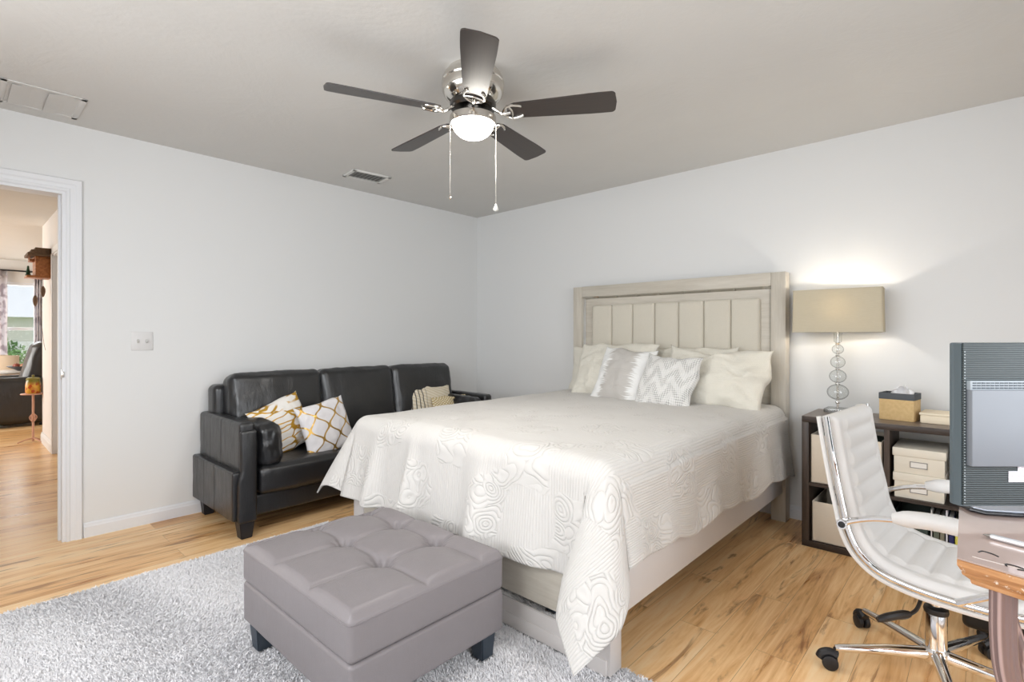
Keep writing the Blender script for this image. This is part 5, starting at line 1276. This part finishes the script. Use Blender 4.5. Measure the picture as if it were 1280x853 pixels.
# recliner, table, bowl, dining chair by the far window
rc = thing('leather_recliner', 'black leather armchair seen side on through the doorway', 'armchair', (-5.72, -3.2, 0))
softbox('seat_body', (-5.72, -3.25, 0.31), (0.52, 0.92, 0.50), 0.07, M['sofa'], rc, n=(8, 8, 6), wrinkle=0.01)
softbox('arm', (-5.46, -3.27, 0.345), (0.16, 0.86, 0.60), 0.06, M['sofa'], rc, puff=(0.01, 0, 0.01), n=(4, 10, 8), wrinkle=0.01)
softbox('arm', (-5.98, -3.27, 0.345), (0.16, 0.86, 0.60), 0.06, M['sofa'], rc, puff=(0.01, 0, 0.01), n=(4, 10, 8), wrinkle=0.01)
softbox('backrest', (-5.72, -2.97, 0.72), (0.44, 0.20, 0.78), 0.09, M['sofa'], rc, puff=(0, 0.02, 0.02), n=(8, 5, 10), wrinkle=0.015, rot=Matrix.Rotation(R_(-14), 4, 'X'))
for lx in (-5.97, -5.47):
    for ly in (-3.6, -2.9): MB().box((lx, ly, 0.03), (0.06, 0.06, 0.06), bev=0.005).build('foot', M['sofa_leg'], rc)
M['white_lacq'] = plain('white lacquer', (0.78, 0.76, 0.74), 0.35)
tb_ = thing('side_table', 'white round side table below the far window', 'table', (-6.50, -3.20, 0))
b = MB(); b.lathe([(0, 0.66), (0.35, 0.66), (0.365, 0.672), (0.365, 0.684), (0.35, 0.694), (0, 0.694)], (-6.50, -3.20, 0), 40); b.build('table_top', M['white_lacq'], tb_)
b = MB(); b.lathe([(0, 0), (0.26, 0), (0.25, 0.03), (0.06, 0.07), (0.045, 0.3), (0.06, 0.60), (0.16, 0.66), (0, 0.66)], (-6.50, -3.20, 0), 28); b.build('pedestal', M['white_lacq'], tb_)
bw = thing('fruit_bowl', 'dark shallow bowl of fruit on the white side table by the far window', 'bowl', (-6.40, -3.02, 0.694))
b = MB(); b.lathe([(0, 0), (0.06, 0), (0.07, 0.006), (0.15, 0.045), (0.185, 0.065), (0.18, 0.068), (0.14, 0.050), (0.06, 0.014), (0, 0.012)], (-6.40, -3.02, 0.694), 32); b.build('bowl_body', plain('dark ceramic', srgb(84, 78, 78), 0.35), bw)
for k, (dx, dy, cl, lb) in enumerate(((-0.05, -0.07, (150, 74, 56), 'red brown fruit at the left of the dark bowl'), (0.02, 0.0, (168, 112, 76), 'tan fruit in the middle of the dark bowl'), (0.0, 0.085, (128, 86, 70), 'brown fruit at the right of the dark bowl'))):
    f_ = thing('fruit', lb, 'fruit', (-6.40 + dx, -3.02 + dy, 0.735), group='fruit in the dark bowl')
    b = MB(); b.lathe([(0, 0.004), (0.02, -0.001), (0.038, 0.016), (0.043, 0.038), (0.036, 0.062), (0.018, 0.074), (0, 0.068)], (-6.40 + dx, -3.02 + dy, 0.722), 20); b.build('fruit_flesh', plain('fruit skin', srgb(*cl), 0.45), f_)
    b = MB(); b.tube([(-6.40 + dx, -3.02 + dy, 0.789), (-6.397 + dx, -3.02 + dy, 0.806)], 0.003, 6); b.build('stem', M['sofa_leg'], f_)
dc = thing('tub_chair', 'beige upholstered tub chair behind the white side table', 'chair', (-7.25, -3.12, 0))
M['beige'] = fabric('beige chair fabric', srgb(208, 190, 168), 300, 0.2)
softbox('seat', (-7.25, -3.12, 0.42), (0.44, 0.44, 0.14), 0.05, M['beige'], dc, n=(6, 6, 3))
V = []; F = []
for side in (0, 1):
    for j in range(9):
        for i in range(21):
            a = R_(-10 + 200 * i / 20) ; rr = 0.28 - side * 0.06; V.append((-7.25 + rr * math.sin(a - R_(-80)) , -3.12 + rr * math.cos(a - R_(-80)), 0.38 + (0.52) * j / 8))
n0 = 9 * 21
for j in range(8):
    for i in range(20):
        a = j * 21 + i; F.append((a, a + 1, a + 22, a + 21)); F.append((a + n0, a + 21 + n0, a + 22 + n0, a + 1 + n0))
for i in range(20):
    a = 8 * 21 + i; F.append((a, a + 1, a + 1 + n0, a + n0)); a = i; F.append((a, a + n0, a + 1 + n0, a + 1))
for j in range(8):
    a = j * 21; F.append((a, a + 21, a + 21 + n0, a + n0)); a += 20; F.append((a, a + n0, a + n0 + 21, a + 21))
mesh_obj('curved_back', V, F, M['beige'], dc, True, None, 50)
for lx in (-7.42, -7.08):
    for ly in (-3.29, -2.95): b = MB(); b.tube([(lx, ly, 0), (lx, ly, 0.36)], [0.013, 0.02], 10); b.build('leg', M['sofa_leg'], dc)

# curtains and rod on the far window
rod = thing('curtain_rod', 'dark metal curtain rod above the far window', 'curtain rod', (FX + 0.09, -3.2, 2.26))
MB().tube([(FX + 0.09, -3.95, 2.26), (FX + 0.09, -2.58, 2.26)], 0.013, 10).build('pole', M['black'], rod)
for y in (-3.93, -2.62): MB().tube([(FX + 0.0, y, 2.26), (FX + 0.09, y, 2.26)], 0.008, 8).build('bracket', M['black'], rod)
for y in (-3.965, -2.565): b = MB(); b.lathe([(0, -0.025), (0.018, -0.018), (0.025, 0), (0.018, 0.018), (0, 0.025)], (FX + 0.09, y, 2.26), 14); b.build('finial', M['black'], rod)
tc = NT('patterned sheer curtain'); p = tc.pos()
px3 = tc.smooth(tc.noise(p, 9, 3), 0.48, 0.60)
dif = tc.node('ShaderNodeBsdfDiffuse', {'Color': tc.mix(px3, srgb(226, 222, 224), srgb(196, 188, 192))}); trn = tc.node('ShaderNodeBsdfTranslucent', {'Color': tc.mix(px3, srgb(226, 222, 224), srgb(190, 182, 188))})
mx = tc.node('ShaderNodeMixShader', {0: 0.4}); tc.link(dif.outputs[0], mx.inputs[1]); tc.link(trn.outputs[0], mx.inputs[2]); tc.link(mx.outputs[0], tc.out.inputs[0])
def curtain(label, y0, y1):
    V = []; F = []; n = 60
    for j in range(25):
        for i in range(n + 1):
            a = i / n; z = 2.25 - 2.2 * j / 24
            V.append((FX + 0.09 + 0.028 * math.sin(a * 2 * math.pi * 6 + 0.3 * math.sin(j * 0.3)), y0 + (y1 - y0) * a, z))
    for j in range(24):
        for i in range(n): q = j * (n + 1) + i; F.append((q, q + 1, q + n + 2, q + n + 1))
    o = mesh_obj('curtain', V, F, tc.m); s_ = o.modifiers.new('t', 'SOLIDIFY'); s_.thickness = 0.002
    setp(o, label, 'curtain')
curtain('grey patterned curtain at the left side of the far window', -3.82, -3.115)
curtain('grey patterned curtain at the right side of the far window behind the clock', -2.80, -2.60)

# garden outside the far window
gd = MB(); gd.b2((-30, -25, -0.25), (FX - 0.13, 20, -0.2)); og = struct('ground_outside', gd, plain('lawn', srgb(150, 178, 110), 0.9, var=0.3, vscale=3))
hs = thing('neighbour_house', 'pale neighbouring house with a white roof outside the far window', 'house', (-22, -1.0, -0.2))
MB().b2((-25, -4.2, -0.2), (-21, 3.5, 1.9)).build('house_wall', plain('pale siding', srgb(214, 210, 206), 0.8), hs, False)
b = MB(); v_ = [b.bm.verts.new(q) for q in ((-20.6, -4.6, 1.85), (-20.6, 4.0, 1.85), (-23, 4.0, 3.3), (-23, -4.6, 3.3), (-25.4, -4.6, 1.85), (-25.4, 4.0, 1.85))]
b.bm.faces.new((v_[0], v_[1], v_[2], v_[3])); b.bm.faces.new((v_[3], v_[2], v_[5], v_[4])); b.bm.faces.new((v_[0], v_[3], v_[4])); b.bm.faces.new((v_[1], v_[5], v_[2])); b.bm.faces.new((v_[0], v_[4], v_[5], v_[1])); b.build('roof', plain('pale roof', srgb(232, 232, 234), 0.7), hs, False)
fn_ = thing('garden_fence', 'pale board fence behind the lawn outside the far window', 'fence', (-14.0, -2.5, -0.2))
for k in range(26): MB().b2((-14.0, -5.0 + k * 0.2, -0.2), (-13.98, -4.82 + k * 0.2, 1.05 + 0.01 * (k % 2)), 0.004).build('fence_board', M['white_lacq'], fn_)
b = MB(); b.b2((-14.04, -5.0, 0.2), (-14.0, 0.2, 0.28)).b2((-14.04, -5.0, 0.75), (-14.0, 0.2, 0.83)); b.build('fence_rail', M['white_lacq'], fn_)
def tree(label, x, y, r, h, n, seed):
    tr = thing('tree', label, 'tree', (x, y, -0.2))
    b = MB(); b.tube([(x, y, -0.2), (x, y, h)], [r * 0.12, r * 0.07], 10); b.build('trunk', plain('bark', srgb(96, 80, 66), 0.9), tr)
    rg = np.random.default_rng(seed); V = []; F = []
    for k in range(n):
        d = rg.normal(size=3); d /= np.linalg.norm(d); c = np.array((x, y, h)) + d * r * (0.55 + 0.45 * rg.random()) * np.array((1, 1, 0.85))
        a1 = rg.normal(size=3); a1 /= np.linalg.norm(a1); a2 = np.cross(a1, d); a2 /= np.linalg.norm(a2) + 1e-9; s = r * 0.075
        i = len(V); V += [c - a1 * s, c + a2 * s * 0.5, c + a1 * s, c - a2 * s * 0.5]; F.append((i, i + 1, i + 2, i + 3))
    mesh_obj('foliage', V, F, plain('leaf green', srgb(120, 158, 92), 0.7, var=0.4, vscale=2), tr, False)
tree('leafy green bush growing against the fence outside the far window', -12.5, -3.15, 0.75, 0.55, 2600, 3)
tree('tall leafy tree above the neighbouring roof outside the far window', -27.0, -1.2, 3.4, 5.0, 3800, 5)
